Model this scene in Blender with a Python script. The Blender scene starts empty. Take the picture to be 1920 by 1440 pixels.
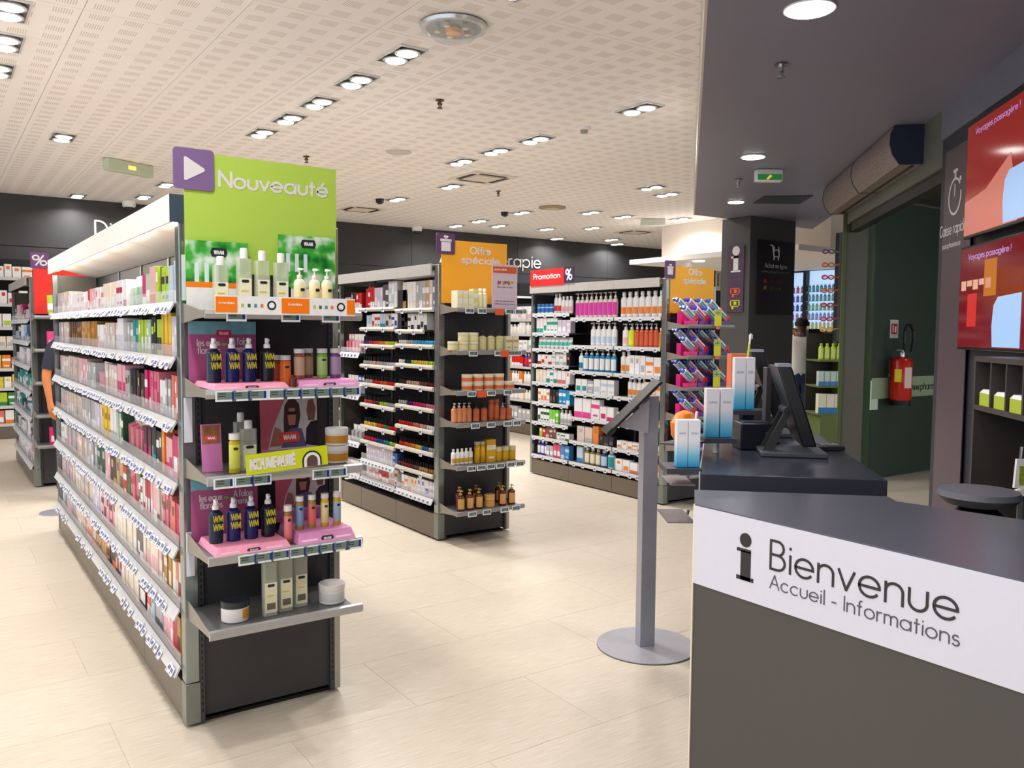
import bpy, math, random
from mathutils import Vector, Matrix
random.seed(7)
C = bpy.context.scene.collection
scn = bpy.context.scene
PI = math.pi

# ------------------------------------------------------------------ camera
CAM_H = 1.5
FPX = 1573.2
def cam_axes(pitch, roll, yaw):
    f = Vector((math.sin(yaw)*math.cos(pitch), math.cos(yaw)*math.cos(pitch), -math.sin(pitch)))
    r = Vector((math.cos(yaw), -math.sin(yaw), 0)); u = r.cross(f)
    return (math.cos(roll)*r + math.sin(roll)*u, -math.sin(roll)*r + math.cos(roll)*u, f)
RT, UP, FW = cam_axes(0.0635254, 0.0079606, 0.606656)
cd = bpy.data.cameras.new('camera'); cam = bpy.data.objects.new('camera', cd); C.objects.link(cam)
cd.sensor_width = 36; cd.lens = FPX/1920*36; cd.clip_start = 0.05; cd.clip_end = 100
cam.matrix_world = Matrix(((RT.x, UP.x, -FW.x, 0), (RT.y, UP.y, -FW.y, 0), (RT.z, UP.z, -FW.z, CAM_H), (0, 0, 0, 1)))
scn.camera = cam

# ------------------------------------------------------------------ world and exposure
scn.view_settings.view_transform = 'Standard'; scn.view_settings.look = 'None'
scn.view_settings.gamma = 1.0; scn.view_settings.use_curve_mapping = False
scn.view_settings.exposure = 0.0
w = bpy.data.worlds.new('world'); scn.world = w; w.use_nodes = True
w.node_tree.nodes['Background'].inputs[0].default_value = (0.90, 0.93, 1.0, 1)
w.node_tree.nodes['Background'].inputs[1].default_value = 1.5
LAMP_W = 9.0      # watts per ceiling lamp head
CANOPY_W = 4.0
scn.cycles.max_bounces = 8; scn.cycles.diffuse_bounces = 5; scn.cycles.glossy_bounces = 4
scn.cycles.transmission_bounces = 4; scn.cycles.transparent_max_bounces = 12
scn.cycles.caustics_reflective = False; scn.cycles.caustics_refractive = False
scn.cycles.sample_clamp_indirect = 6

# pixel of the 1920x1440 survey -> point on a real plane of the room
def ray(x, y): return RT*((x-960)/FPX) + UP*(-(y-720)/FPX) + FW
O = Vector((0, 0, CAM_H))
def atz(x, y, z=0.0): d = ray(x, y); return O + d*((z-CAM_H)/d.z)
def atx(x, y, X): d = ray(x, y); return O + d*(X/d.x)
def aty(x, y, Y): d = ray(x, y); return O + d*(Y/d.y)
def atd(x, y, D): return O + ray(x, y)*D
def atu(x, y, u):                       # plane of the slanted wall frame: u = (y - x)/sqrt2
    d = ray(x, y); return O + d*(u*math.sqrt(2)/(d.y-d.x))
R2 = math.sqrt(2)
def su(p): return ((p.x+p.y)/R2, (p.y-p.x)/R2, p.z)

# ------------------------------------------------------------------ materials
def s2l(c): return c/12.92 if c <= 0.04045 else ((c+0.055)/1.055)**2.4
def lin(rgb): return tuple(s2l(v/255.0) for v in rgb) + (1,)
MATS = {}
def mat(rgb, rough=0.5, metal=0.0, emit=0.0, alpha=1.0, trans=0.0, noise=0.04, nscale=40.0, coat=0.0, name=None, ior=1.45):
    key = (tuple(rgb), rough, metal, emit, alpha, trans, noise, nscale, coat)
    if key in MATS: return MATS[key]
    m = bpy.data.materials.new(name or 'paint_%d_%d_%d' % tuple(rgb)); m.use_nodes = True
    nt = m.node_tree; b = nt.nodes['Principled BSDF']
    col = lin(rgb)
    b.inputs['Base Color'].default_value = col
    b.inputs['Roughness'].default_value = rough; b.inputs['Metallic'].default_value = metal
    b.inputs['Alpha'].default_value = alpha; b.inputs['Transmission Weight'].default_value = trans
    b.inputs['IOR'].default_value = ior
    b.inputs['Coat Weight'].default_value = coat
    if emit > 0:
        b.inputs['Emission Color'].default_value = col; b.inputs['Emission Strength'].default_value = emit
    elif noise > 0:
        tc = nt.nodes.new('ShaderNodeTexCoord'); nz = nt.nodes.new('ShaderNodeTexNoise')
        nz.inputs['Scale'].default_value = nscale; nz.inputs['Detail'].default_value = 2
        mx = nt.nodes.new('ShaderNodeMix'); mx.data_type = 'RGBA'
        nt.links.new(tc.outputs['Object'], nz.inputs['Vector'])
        nt.links.new(nz.outputs['Fac'], mx.inputs['Factor'])
        mx.inputs['A'].default_value = tuple(min(1, v*(1-noise*2)) for v in col[:3]) + (1,)
        mx.inputs['B'].default_value = tuple(min(1, v*(1+noise*2)) for v in col[:3]) + (1,)
        nt.links.new(mx.outputs['Result'], b.inputs['Base Color'])
    MATS[key] = m
    return m
WHITE = mat((240, 240, 240), 0.45); BLACK = mat((22, 22, 24), 0.4); CHROME = mat((200, 205, 208), 0.25, 0.9)
SHELFGREY = mat((118, 118, 118), 0.38, 0.35); PANEL = mat((58, 57, 60), 0.5); PLINTH = mat((112, 102, 90), 0.38, 0.3)
ALU = mat((150, 158, 156), 0.22, 0.75); RAILW = mat((205, 205, 205), 0.35, 0.1)
CLEAR = mat((240, 243, 248), 0.15, alpha=0.22, noise=0.0)
INK = mat((44, 43, 42), 0.6)

# ------------------------------------------------------------------ mesh builder
class MB:
    def __init__(s): s.v = []; s.f = []; s.m = []
    def add(s, vs, fs, mi=0):
        n = len(s.v); s.v += [tuple(v) for v in vs]; s.f += [tuple(i+n for i in f) for f in fs]; s.m += [mi]*len(fs); return s
    def box(s, x0, x1, y0, y1, z0, z1, mi=0):
        if x0 > x1: x0, x1 = x1, x0
        if y0 > y1: y0, y1 = y1, y0
        if z0 > z1: z0, z1 = z1, z0
        return s.add([(x0,y0,z0),(x1,y0,z0),(x1,y1,z0),(x0,y1,z0),(x0,y0,z1),(x1,y0,z1),(x1,y1,z1),(x0,y1,z1)],
              [(0,3,2,1),(4,5,6,7),(0,1,5,4),(1,2,6,5),(2,3,7,6),(3,0,4,7)], mi)
    def hexa(s, b, t, mi=0):            # b, t: 4 points each, counter-clockwise seen from t
        return s.add(list(b)+list(t), [(0,3,2,1),(4,5,6,7),(0,1,5,4),(1,2,6,5),(2,3,7,6),(3,0,4,7)], mi)
    def prism(s, poly, z0, z1, mi=0):   # poly counter-clockwise
        n = len(poly)
        return s.add([(p[0],p[1],z0) for p in poly]+[(p[0],p[1],z1) for p in poly],
              [tuple(range(n-1,-1,-1)), tuple(range(n,2*n))]+[(i,(i+1)%n,n+(i+1)%n,n+i) for i in range(n)], mi)
    def extr(s, poly, a, b, axis='y', mi=0):   # profile in the other two axes, swept along axis
        n = len(poly)
        def P(p, t): return (p[0], t, p[1]) if axis == 'y' else (t, p[0], p[1])
        return s.add([P(p,a) for p in poly]+[P(p,b) for p in poly],
              [tuple(range(n)), tuple(range(2*n-1,n-1,-1))]+[(i,n+i,n+(i+1)%n,(i+1)%n) for i in range(n)], mi)
    def lathe(s, prof, n=14, mi=0, cx=0, cy=0, sx=1, sy=1, z=0):
        k = len(prof); vs = []
        for r, h in prof:
            for i in range(n):
                a = 2*PI*i/n; vs.append((cx+r*math.cos(a)*sx, cy+r*math.sin(a)*sy, z+h))
        mis = mi if isinstance(mi, (list, tuple)) else [mi]*(k-1)
        for j in range(k-1):
            fs = [(j*n+i, j*n+(i+1)%n, (j+1)*n+(i+1)%n, (j+1)*n+i) for i in range(n)]
            if j == 0: base = len(s.v); s.v += vs
            s.f += [tuple(q+base for q in f) for f in fs]; s.m += [mis[j]]*len(fs)
        s.f.append(tuple(base+i for i in range(n-1,-1,-1))); s.m.append(mis[0])
        s.f.append(tuple(base+(k-1)*n+i for i in range(n))); s.m.append(mis[-1])
        return s
    def cyl(s, cx, cy, z0, z1, r, n=14, mi=0): return s.lathe([(r,z0),(r,z1)], n, mi, cx, cy)
    def tube(s, p0, p1, r, n=8, mi=0, r2=None):
        p0 = Vector(p0); p1 = Vector(p1); d = (p1-p0).normalized()
        a = d.orthogonal().normalized(); b = d.cross(a); r2 = r if r2 is None else r2
        vs = [p0+(a*math.cos(2*PI*i/n)+b*math.sin(2*PI*i/n))*r for i in range(n)]+[p1+(a*math.cos(2*PI*i/n)+b*math.sin(2*PI*i/n))*r2 for i in range(n)]
        return s.add(vs, [(i,(i+1)%n,n+(i+1)%n,n+i) for i in range(n)]+[tuple(range(n-1,-1,-1)), tuple(range(n,2*n))], mi)
    def xf(s, M):
        s.v = [tuple(M @ Vector(v)) for v in s.v]; return s
    def join(s, o, M=None, moff=0):
        vs = o.v if M is None else [tuple(M @ Vector(v)) for v in o.v]
        n = len(s.v); s.v += vs; s.f += [tuple(i+n for i in f) for f in o.f]; s.m += [m+moff for m in o.m]; return s
    def mesh(s, name, mats):
        me = bpy.data.meshes.new(name); me.from_pydata(s.v, [], s.f)
        if not isinstance(mats, (list, tuple)): mats = [mats]
        for m in mats: me.materials.append(m)
        me.polygons.foreach_set('material_index', s.m)
        me.polygons.foreach_set('use_smooth', [True]*len(s.f))
        me.update(); me.set_sharp_from_angle(angle=0.6)
        return me

def link(name, data, parent=None, loc=(0,0,0), rz=0.0, scale=None):
    o = bpy.data.objects.new(name, data); C.objects.link(o); o.parent = parent; o.location = loc
    if rz: o.rotation_euler = (0, 0, rz)
    if scale: o.scale = scale
    return o
def obj(name, mb, mats, parent=None, loc=(0,0,0), rz=0.0, label=None, kind=None, bevel=0):
    o = link(name, mb.mesh(name, mats), parent, loc, rz)
    if label: o['label'] = label
    if kind: o['kind'] = kind
    if bevel:
        b = o.modifiers.new('edge', 'BEVEL'); b.width = bevel; b.segments = 2; b.limit_method = 'ANGLE'
    return o
def tag(o, label, cat, group=None):
    o['label'] = label; o['category'] = cat
    if group: o['group'] = group
    return o
def thing(name, label, cat, loc=(0,0,0), rz=0.0, group=None):
    return tag(link(name, None, None, loc, rz), label, cat, group)
def struct(name, mb, mats, parent=None, bevel=0): return obj(name, mb, mats, parent, kind='structure', bevel=bevel)

# ------------------------------------------------------------------ stroke lettering
def arc(cx, cy, rx, ry, a0, a1, n=14):
    n = max(3, int(abs(a1-a0)/360*n*1.6)+1)
    return [(cx+rx*math.cos(math.radians(a0+(a1-a0)*i/n)), cy+ry*math.sin(math.radians(a0+(a1-a0)*i/n))) for i in range(n+1)]
X = 0.62; r = X/2
G = {
 'a': (0.66, [arc(r, r, r, r, 0, 360), [(X, 0), (X, X)]]), 'b': (0.66, [[(0, 0), (0, 1)], arc(r, r, r, r, 0, 360)]),
 'c': (0.58, [arc(r, r, r, r, 50, 310)]), 'd': (0.66, [[(X, 0), (X, 1)], arc(r, r, r, r, 0, 360)]),
 'e': (0.64, [[(0.01, r), (X, r)] + arc(r, r, r, r, 0, 320)]),
 'f': (0.32, [[(0.13, 0), (0.13, 0.82)] + arc(0.27, 0.84, 0.14, 0.15, 180, 80), [(0, X), (0.28, X)]]),
 'g': (0.66, [arc(r, r, r, r, 0, 360), [(X, X), (X, -0.08)] + arc(r, -0.06, r, 0.22, 0, -160)]),
 'h': (0.52, [[(0, 0), (0, 1)], arc(0.25, X-0.25, 0.25, 0.25, 180, 0) + [(0.5, 0)]]),
 'i': (0.06, [[(0.03, 0), (0.03, X)], [(0.03, 0.84), (0.03, 0.88)]]), 'j': (0.1, [[(0.06, X), (0.06, -0.2)], [(0.06, 0.84), (0.06, 0.88)]]),
 'k': (0.45, [[(0, 0), (0, 1)], [(0.4, X), (0, 0.25)], [(0.12, 0.34), (0.44, 0)]]),
 'l': (0.06, [[(0.03, 0), (0.03, 1)]]),
 'm': (0.82, [[(0, 0), (0, X)], arc(0.2, X-0.2, 0.2, 0.2, 180, 0) + [(0.4, 0)], arc(0.6, X-0.2, 0.2, 0.2, 180, 0) + [(0.8, 0)]]),
 'n': (0.52, [[(0, 0), (0, X)], arc(0.25, X-0.25, 0.25, 0.25, 180, 0) + [(0.5, 0)]]),
 'o': (0.64, [arc(r, r, r, r, 0, 360)]), 'p': (0.66, [[(0, -0.3), (0, X)], arc(r, r, r, r, 0, 360)]),
 'q': (0.66, [[(X, -0.3), (X, X)], arc(r, r, r, r, 0, 360)]), 'r': (0.3, [[(0, 0), (0, X)], arc(0.24, X-0.24, 0.24, 0.24, 180, 80)]),
 's': (0.38, [arc(0.18, X-0.16, 0.16, 0.16, 40, 250) + arc(0.18, 0.16, 0.18, 0.17, 80, -150)]),
 't': (0.3, [[(0.13, 0), (0.13, 0.9)], [(0, X), (0.28, X)]]),
 'u': (0.52, [[(0, X), (0, 0.25)] + arc(0.25, 0.25, 0.25, 0.25, 180, 360) + [(0.5, X)]]),
 'v': (0.5, [[(0, X), (0.25, 0), (0.5, X)]]), 'w': (0.76, [[(0, X), (0.19, 0), (0.38, X), (0.57, 0), (0.76, X)]]),
 'x': (0.45, [[(0, 0), (0.45, X)], [(0, X), (0.45, 0)]]), 'y': (0.5, [[(0, X), (0.25, 0)], [(0.5, X), (0.12, -0.3)]]), 'z': (0.45, [[(0, X), (0.45, X), (0, 0), (0.45, 0)]]),
 'A': (0.72, [[(0, 0), (0.36, 1), (0.72, 0)], [(0.12, 0.34), (0.6, 0.34)]]),
 'B': (0.54, [[(0, 0), (0, 1), (0.26, 1)] + arc(0.26, 0.76, 0.22, 0.24, 90, -90) + [(0, 0.52)], [(0.26, 0.52)] + arc(0.26, 0.26, 0.27, 0.26, 90, -90) + [(0, 0)]]),
 'C': (0.8, [arc(0.46, 0.5, 0.46, 0.5, 48, 312)]), 'D': (0.68, [[(0, 0), (0, 1), (0.18, 1)] + arc(0.18, 0.5, 0.5, 0.5, 90, -90) + [(0, 0)]]),
 'E': (0.48, [[(0.48, 0), (0, 0), (0, 1), (0.48, 1)], [(0, 0.52), (0.44, 0.52)]]), 'I': (0.06, [[(0.03, 0), (0.03, 1)]]),
 'M': (0.8, [[(0, 0), (0.1, 1), (0.4, 0.1), (0.7, 1), (0.8, 0)]]), 'N': (0.66, [[(0, 0), (0, 1), (0.66, 0), (0.66, 1)]]),
 'O': (0.94, [arc(0.47, 0.5, 0.47, 0.5, 0, 360)]), 'P': (0.52, [[(0, 0), (0, 1), (0.26, 1)] + arc(0.26, 0.74, 0.26, 0.26, 90, -90) + [(0, 0.48)]]),
 'T': (0.5, [[(0.25, 0), (0.25, 1)], [(0, 1), (0.5, 1)]]), 'U': (0.6, [[(0, 1), (0, 0.3)] + arc(0.3, 0.3, 0.3, 0.3, 180, 360) + [(0.6, 1)]]),
 'V': (0.66, [[(0, 1), (0.33, 0), (0.66, 1)]]), 'W': (0.95, [[(0, 1), (0.22, 0), (0.47, 1), (0.72, 0), (0.95, 1)]]),
 'R': (0.56, [[(0, 0), (0, 1), (0.26, 1)] + arc(0.26, 0.76, 0.24, 0.24, 90, -90) + [(0, 0.52)], [(0.26, 0.52), (0.56, 0)]]),
 'S': (0.46, [arc(0.22, 0.75, 0.22, 0.24, 40, 250) + arc(0.22, 0.26, 0.24, 0.26, 80, -150)]), 'L': (0.45, [[(0, 1), (0, 0), (0.45, 0)]]),
 '-': (0.3, [[(0, 0.34), (0.28, 0.34)]]), '.': (0.06, [[(0.03, 0), (0.03, 0.04)]]), "'": (0.06, [[(0.03, 1), (0.03, 0.8)]]),
 '!': (0.06, [[(0.03, 0.3), (0.03, 1)], [(0.03, 0), (0.03, 0.04)]]), '%': (0.9, [arc(0.2, 0.76, 0.2, 0.22, 0, 360), arc(0.7, 0.24, 0.2, 0.22, 0, 360), [(0.2, 0), (0.7, 1)]]),
 '+': (0.4, [[(0, 0.4), (0.4, 0.4)], [(0.2, 0.2), (0.2, 0.6)]]), '=': (0.4, [[(0, 0.3), (0.4, 0.3)], [(0, 0.5), (0.4, 0.5)]]),
}
G['é'] = (0.64, G['e'][1] + [[(0.28, 0.76), (0.42, 0.92)]]); G['É'] = (0.48, G['E'][1] + [[(0.18, 1.1), (0.32, 1.25)]])
G['è'] = (0.64, G['e'][1] + [[(0.34, 0.76), (0.2, 0.92)]])
def text_mb(txt, h, sw, depth=0.002, xs=1.0, gap=0.16, fit=None, mirror=False):
    """strokes in the local XZ plane, facing -Y; sw = stroke width as a share of the cap height"""
    strokes = []; x = 0.0
    for ch in txt:
        if ch == ' ': x += 0.36; continue
        wd, st = G[ch]
        for s_ in st: strokes.append([(x+px, py) for px, py in s_])
        x += wd+gap
    x -= gap; kx = h*xs
    if fit: kx = fit/x
    mb = MB(); hw = sw*h/2; first = 0
    for s_ in strokes:
        pts = [((x-px if mirror else px)*kx, py*h) for px, py in s_]
        for i in range(len(pts)-1):
            a = Vector(pts[i]); b = Vector(pts[i+1])
            if (b-a).length < 1e-6: continue
            d = (b-a).normalized(); e = d*hw*0.6 if True else d*0; n = Vector((-d.y, d.x))*hw
            q = [a-e-n, b+e-n, b+e+n, a-e+n]
            o = 0.00004*(first % 4); first += 1
            mb.hexa([(p.x, 0, p.y) for p in q], [(p.x, -depth-o, p.y) for p in q][0:4])
    return mb, x*kx
def text(txt, h, sw, m, parent, loc, rz=0.0, **k):
    mb, wd = text_mb(txt, h, sw, **k)
    return obj('lettering', mb, m, parent, loc, rz)

# ------------------------------------------------------------------ room shell
CZ = 3.31; WY = 13.4; KZ = 2.85; WU = -1.626
floor_m = bpy.data.materials.new('floor_vinyl'); floor_m.use_nodes = True
def setup_floor(m):
    nt = m.node_tree; b = nt.nodes['Principled BSDF']; N = nt.nodes.new
    tc = N('ShaderNodeTexCoord'); mp = N('ShaderNodeMapping'); mp.inputs['Scale'].default_value = (3, 60, 1)
    geo = N('ShaderNodeNewGeometry')
    nt.links.new(geo.outputs['Position'], mp.inputs['Vector'])
    n1 = N('ShaderNodeTexNoise'); n1.inputs['Scale'].default_value = 3.0; n1.inputs['Detail'].default_value = 5
    nt.links.new(mp.outputs[0], n1.inputs['Vector'])
    n2 = N('ShaderNodeTexNoise'); n2.inputs['Scale'].default_value = 1.3; n2.inputs['Detail'].default_value = 3
    nt.links.new(geo.outputs['Position'], n2.inputs['Vector'])
    oi = N('ShaderNodeObjectInfo')
    r1 = N('ShaderNodeValToRGB'); r1.color_ramp.elements[0].color = lin((198, 186, 168)); r1.color_ramp.elements[1].color = lin((219, 210, 196))
    r1.color_ramp.elements[0].position = 0.3; r1.color_ramp.elements[1].position = 0.7
    nt.links.new(n1.outputs['Fac'], r1.inputs[0])
    mx = N('ShaderNodeMix'); mx.data_type = 'RGBA'; mx.blend_type = 'MULTIPLY'; mx.inputs['Factor'].default_value = 0.5
    r2_ = N('ShaderNodeValToRGB'); r2_.color_ramp.elements[0].color = lin((226, 220, 212)); r2_.color_ramp.elements[1].color = (1, 1, 1, 1)
    nt.links.new(n2.outputs['Fac'], r2_.inputs[0])
    nt.links.new(r1.outputs[0], mx.inputs['A']); nt.links.new(r2_.outputs[0], mx.inputs['B'])
    m2 = N('ShaderNodeMix'); m2.data_type = 'RGBA'; m2.blend_type = 'MULTIPLY'; m2.inputs['Factor'].default_value = 1.0
    r3 = N('ShaderNodeValToRGB'); r3.color_ramp.elements[0].color = lin((250, 249, 247)); r3.color_ramp.elements[1].color = (1, 1, 1, 1)
    nt.links.new(oi.outputs['Random'], r3.inputs[0])
    nt.links.new(mx.outputs['Result'], m2.inputs['A']); nt.links.new(r3.outputs[0], m2.inputs['B'])
    nt.links.new(m2.outputs['Result'], b.inputs['Base Color'])
    b.inputs['Roughness'].default_value = 0.38
    bp = N('ShaderNodeBump'); bp.inputs['Strength'].default_value = 0.04
    nt.links.new(n1.outputs['Fac'], bp.inputs['Height']); nt.links.new(bp.outputs[0], b.inputs['Normal'])
setup_floor(floor_m)
grout = mat((196, 182, 162), 0.7)
fl = struct('floor', MB().box(-5, 17, -5, 14, -0.06, -0.002), grout)
TW, TD = 1.04, 0.52
tile_me = MB().box(0, TW-0.0015, 0, TD-0.0015, -0.002, 0.0).mesh('tile', floor_m)
cells = []
for j in range(-9, 27):
    for i in range(-5, 17):
        x0 = i*TW+(0.52 if j % 2 else 0); y0 = 0.29+j*TD
        if x0 < -5 or x0+TW > 17 or y0+TD > 14: continue
        c = Vector((x0+TW/2, y0+TD/2, 0)); dpt = (c-O).dot(FW)
        ok = dpt > 1.2
        if ok:
            px = 960+FPX*(c-O).dot(RT)/dpt; py = 720-FPX*(c-O).dot(UP)/dpt
            ok = -250 < px < 2100 and py < 1800
        cells.append((0 if ok else 1, dpt if ok else 1e3, x0, y0))
cells.sort()
rest = MB()
for n, c in enumerate(cells):
    if n < 295 and c[0] == 0: link('tile', tile_me, fl, (c[2], c[3], 0))
    else: rest.box(c[2], c[2]+TW-0.0015, c[3], c[3]+TD-0.0015, -0.002, 0)
obj('tile_field', rest, floor_m, fl, kind='stuff')

# ceiling of perforated panels
ceil_m = bpy.data.materials.new('perforated_plaster'); ceil_m.use_nodes = True
PX, PY = 0.752, 0.71
def setup_ceil(m):
    nt = m.node_tree; b = nt.nodes['Principled BSDF']; N = nt.nodes.new
    geo = N('ShaderNodeNewGeometry'); sep = N('ShaderNodeSeparateXYZ'); nt.links.new(geo.outputs['Position'], sep.inputs[0])
    def M(op, a, b_=None):
        q = N('ShaderNodeMath'); q.operation = op
        for i, v in enumerate((a, b_)):
            if v is None: continue
            if isinstance(v, (int, float)): q.inputs[i].default_value = v
            else: nt.links.new(v, q.inputs[i])
        return q.outputs[0]
    def band(src, period, off, lo, hi):
        fr = M('FRACT', M('DIVIDE', M('ADD', src, off), period))
        return M('MULTIPLY', M('GREATER_THAN', fr, lo), M('LESS_THAN', fr, hi))
    gx = band(sep.outputs[0], PX/4, -0.777+0.752, 0.22, 0.80)      # stripe of slots
    gy = band(sep.outputs[1], PY/4, -4.02+0.71, 0.24, 0.76)        # rows
    sl = band(sep.outputs[0], PX/4/14, 0, 0.2, 0.62)               # slots
    mask = M('MULTIPLY', M('MULTIPLY', gx, gy), sl)
    mx = N('ShaderNodeMix'); mx.data_type = 'RGBA'; nt.links.new(mask, mx.inputs['Factor'])
    mx.inputs['A'].default_value = lin((246, 242, 240)); mx.inputs['B'].default_value = lin((208, 198, 188))
    nt.links.new(mx.outputs['Result'], b.inputs['Base Color']); b.inputs['Roughness'].default_value = 0.8
setup_ceil(ceil_m)
plain = mat((238, 232, 226), 0.8)
ce = struct('ceiling', MB().box(-5, 17, -5, 14, CZ+0.012, CZ+0.1), mat((200, 192, 184), 0.9))
pan_me = MB().box(0.002, PX-0.002, 0.002, PY-0.002, 0, 0.012).mesh('ceiling_panel', ceil_m)
cells = []
for i in range(-6, 22):
    for j in range(-12, 14):
        x0 = 0.777-0.752+i*PX; y0 = 4.02+j*PY
        c = Vector((x0+PX/2, y0+PY/2, CZ)); dpt = (c-O).dot(FW); ok = dpt > 1.5
        if ok:
            px = 960+FPX*(c-O).dot(RT)/dpt; py = 720-FPX*(c-O).dot(UP)/dpt
            ok = -250 < px < 1500 and py > -300 and y0 < WY
        cells.append((0 if ok else 1, dpt if ok else 1e3, x0, y0))
cells.sort(); rest = MB()
for n, c in enumerate(cells):
    if n < 290 and c[0] == 0: link('ceiling_panel', pan_me, ce, (c[2], c[3], CZ))
    else: rest.box(c[2]+0.002, c[2]+PX-0.002, c[3]+0.002, c[3]+PY-0.002, CZ, CZ+0.012)
obj('ceiling_field', rest, ceil_m, ce, kind='stuff')

wall_dark = mat((58, 58, 60), 0.45, noise=0.03, nscale=3)
wb = struct('wall_back', MB().box(-5, 16, WY+0.008, WY+0.2, 0, CZ), mat((40, 40, 42), 0.6))
SEAM = 2.605
xs_ = [-4.4, -2.1, 0.2, 2.5, 4.8, 7.1, 9.4, 11.7, 14.0, 16.0]
for i in range(len(xs_)-1):
    a, b_ = xs_[i], xs_[i+1]
    obj('panel', MB().box(a+0.004, b_-0.004, WY, WY+0.01, SEAM+0.006, CZ), wall_dark, wb)
    obj('panel', MB().box(a+0.004, b_-0.004, WY, WY+0.01, 0, SEAM-0.006), wall_dark, wb)
for s_, x0, z0, h, wd in (('Diététique', 2.0, 2.79, 0.235, None), ('Aromathérapie', 7.68, 2.735, 0.235, 2.28)):
    mb, _ = text_mb(s_, h, 0.1, depth=0.012, fit=wd)
    obj('lettering', mb, mat((225, 225, 222), 0.5, noise=0), wb, (x0, WY, z0), label='white wall lettering')
sw_ = mat((225, 218, 208), 0.7)
struct('wall_right', MB().box(16, 16.2, 5, 14, 0, CZ), sw_)

# dark canopy over the tills, its far corner boxed around the pillar
KANT = mat((128, 128, 146), 0.42, noise=0.02, nscale=3)
struct('ceiling_canopy', MB().prism([(-4.9, -4.9), (2.6, -4.9), (9.15, 6.85), (7.2, 6.85), (-4.5, -4.8)][:0] or
       [(-4.3, -4.6), (-2.0, -4.6), (9.5, 6.85), (7.3, 6.85), (-4.3, -4.16)], KZ, CZ-0.003), KANT)
struct('trim_canopy_edge', MB().prism([(-4.3, -4.159), (7.3, 6.851), (7.29, 6.86), (-4.31, -4.15)], KZ-0.001, CZ-0.003), mat((205, 200, 192), 0.6))
# slanted wall with screens, in a frame turned 45 degrees: local x along the wall, local y = u
def slant(name, mb, m, kind='structure', bevel=0):
    o = obj(name, mb, m, None, (0, 0, 0), PI/4, kind=kind, bevel=bevel); return o
NAVY = mat((44, 46, 58), 0.5)
WTH = 0.25
slant('wall_slanted', MB().box(-3, 5.5, WU-WTH, WU, 0, KZ+0.4), NAVY)
slant('wall_slanted_header', MB().box(5.5, 8.16, WU-WTH, WU, 2.5, KZ+0.4), mat((100, 104, 96), 0.5))
slant('wall_slanted_upper', MB().box(-2.6, 5.5, WU, WU+0.012, 2.66, KZ), mat((112, 114, 130), 0.5))
slant('trim_header_rail', MB().box(5.5, 8.16, WU-0.10, WU-0.02, 2.42, 2.5), BLACK)
slant('trim_door_post', MB().box(8.16, 8.2, WU, WU+0.03, 0, 2.62), mat((74, 90, 48), 0.5))
slant('door_4', MB().box(8.18, 8.22, WU-0.19, WU-0.002, 0, 2.5), mat((84, 84, 74), 0.4))
# wall beyond the doorway
GRN = mat((46, 62, 50), 0.5, noise=0.03, nscale=2)
struct('wall_passage', MB().box(7.87, 12, 4.92, 5.1, 0, 2.85), GRN)
struct('trim_passage_ceiling', MB().prism([(3.6, 1.0), (12, 1.0), (12, 6.0), (8.0, 6.0), (8.0, 5.05)], 2.9, 3.0), mat((70, 70, 70)))
struct('wall_passage_side', MB().box(12, 12.2, 1, 5.1, 0, 2.9), mat((60, 66, 60)))
t = thing('wall_stripe', 'pale green stripe with a web address along the dark green passage wall', 'sign', (7.87, 4.92, 0.83))
obj('stripe', MB().box(0.0, 4.0, -0.006, -0.0005, 0, 0.215), mat((150, 172, 140), 0.5), t)
text('www.pharmacie', 0.075, 0.1, INK, t, (aty(1703, 730, 4.92).x-7.87, -0.008, 0.07))
# door leaf stack left of the passage
q0 = aty(1595, 700, 5.25); q1 = aty(1626, 700, 5.25)
struct('door_1', MB().box(q0.x, q1.x, 5.22, 5.28, 0, 2.62), mat((66, 70, 62), 0.4, 0.2), bevel=0.004)
q2 = aty(1634, 700, 5.15)
struct('door_2', MB().box(q1.x+0.005, q2.x, 5.12, 5.2, 0, 2.62), mat((26, 32, 28), 0.4), bevel=0.004)
q3 = aty(1650, 700, 4.92); q4 = aty(1637, 700, 4.98)
struct('door_3', MB().box(q4.x, 7.868, 4.93, 5.02, 0, 2.6), mat((58, 80, 60), 0.4), bevel=0.004)
tag(obj('stripe_plate', MB().box(q4.x, 7.866, 4.915, 4.929, 0.72, 1.02), mat((205, 222, 200), 0.5)), 'pale plate on the green door edge beside the passage', 'sign')
# pillar
pil = struct('pillar', MB().box(7.86, 8.69, 6.5, 6.93, 0, KZ), mat((78, 76, 76), 0.5, noise=0.02, nscale=3), bevel=0.006)
# white soffit and slab at the far right
struct('ceiling_soffit', MB().box(10.4, 16, 7.2, 10.5, 2.7, CZ-0.002), mat((225, 215, 203), 0.7))
struct('ceiling_slab', MB().box(9.7, 16, 7.2, 10.55, 2.62, 2.7), mat((238, 234, 230), 0.6), bevel=0.004)

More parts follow.
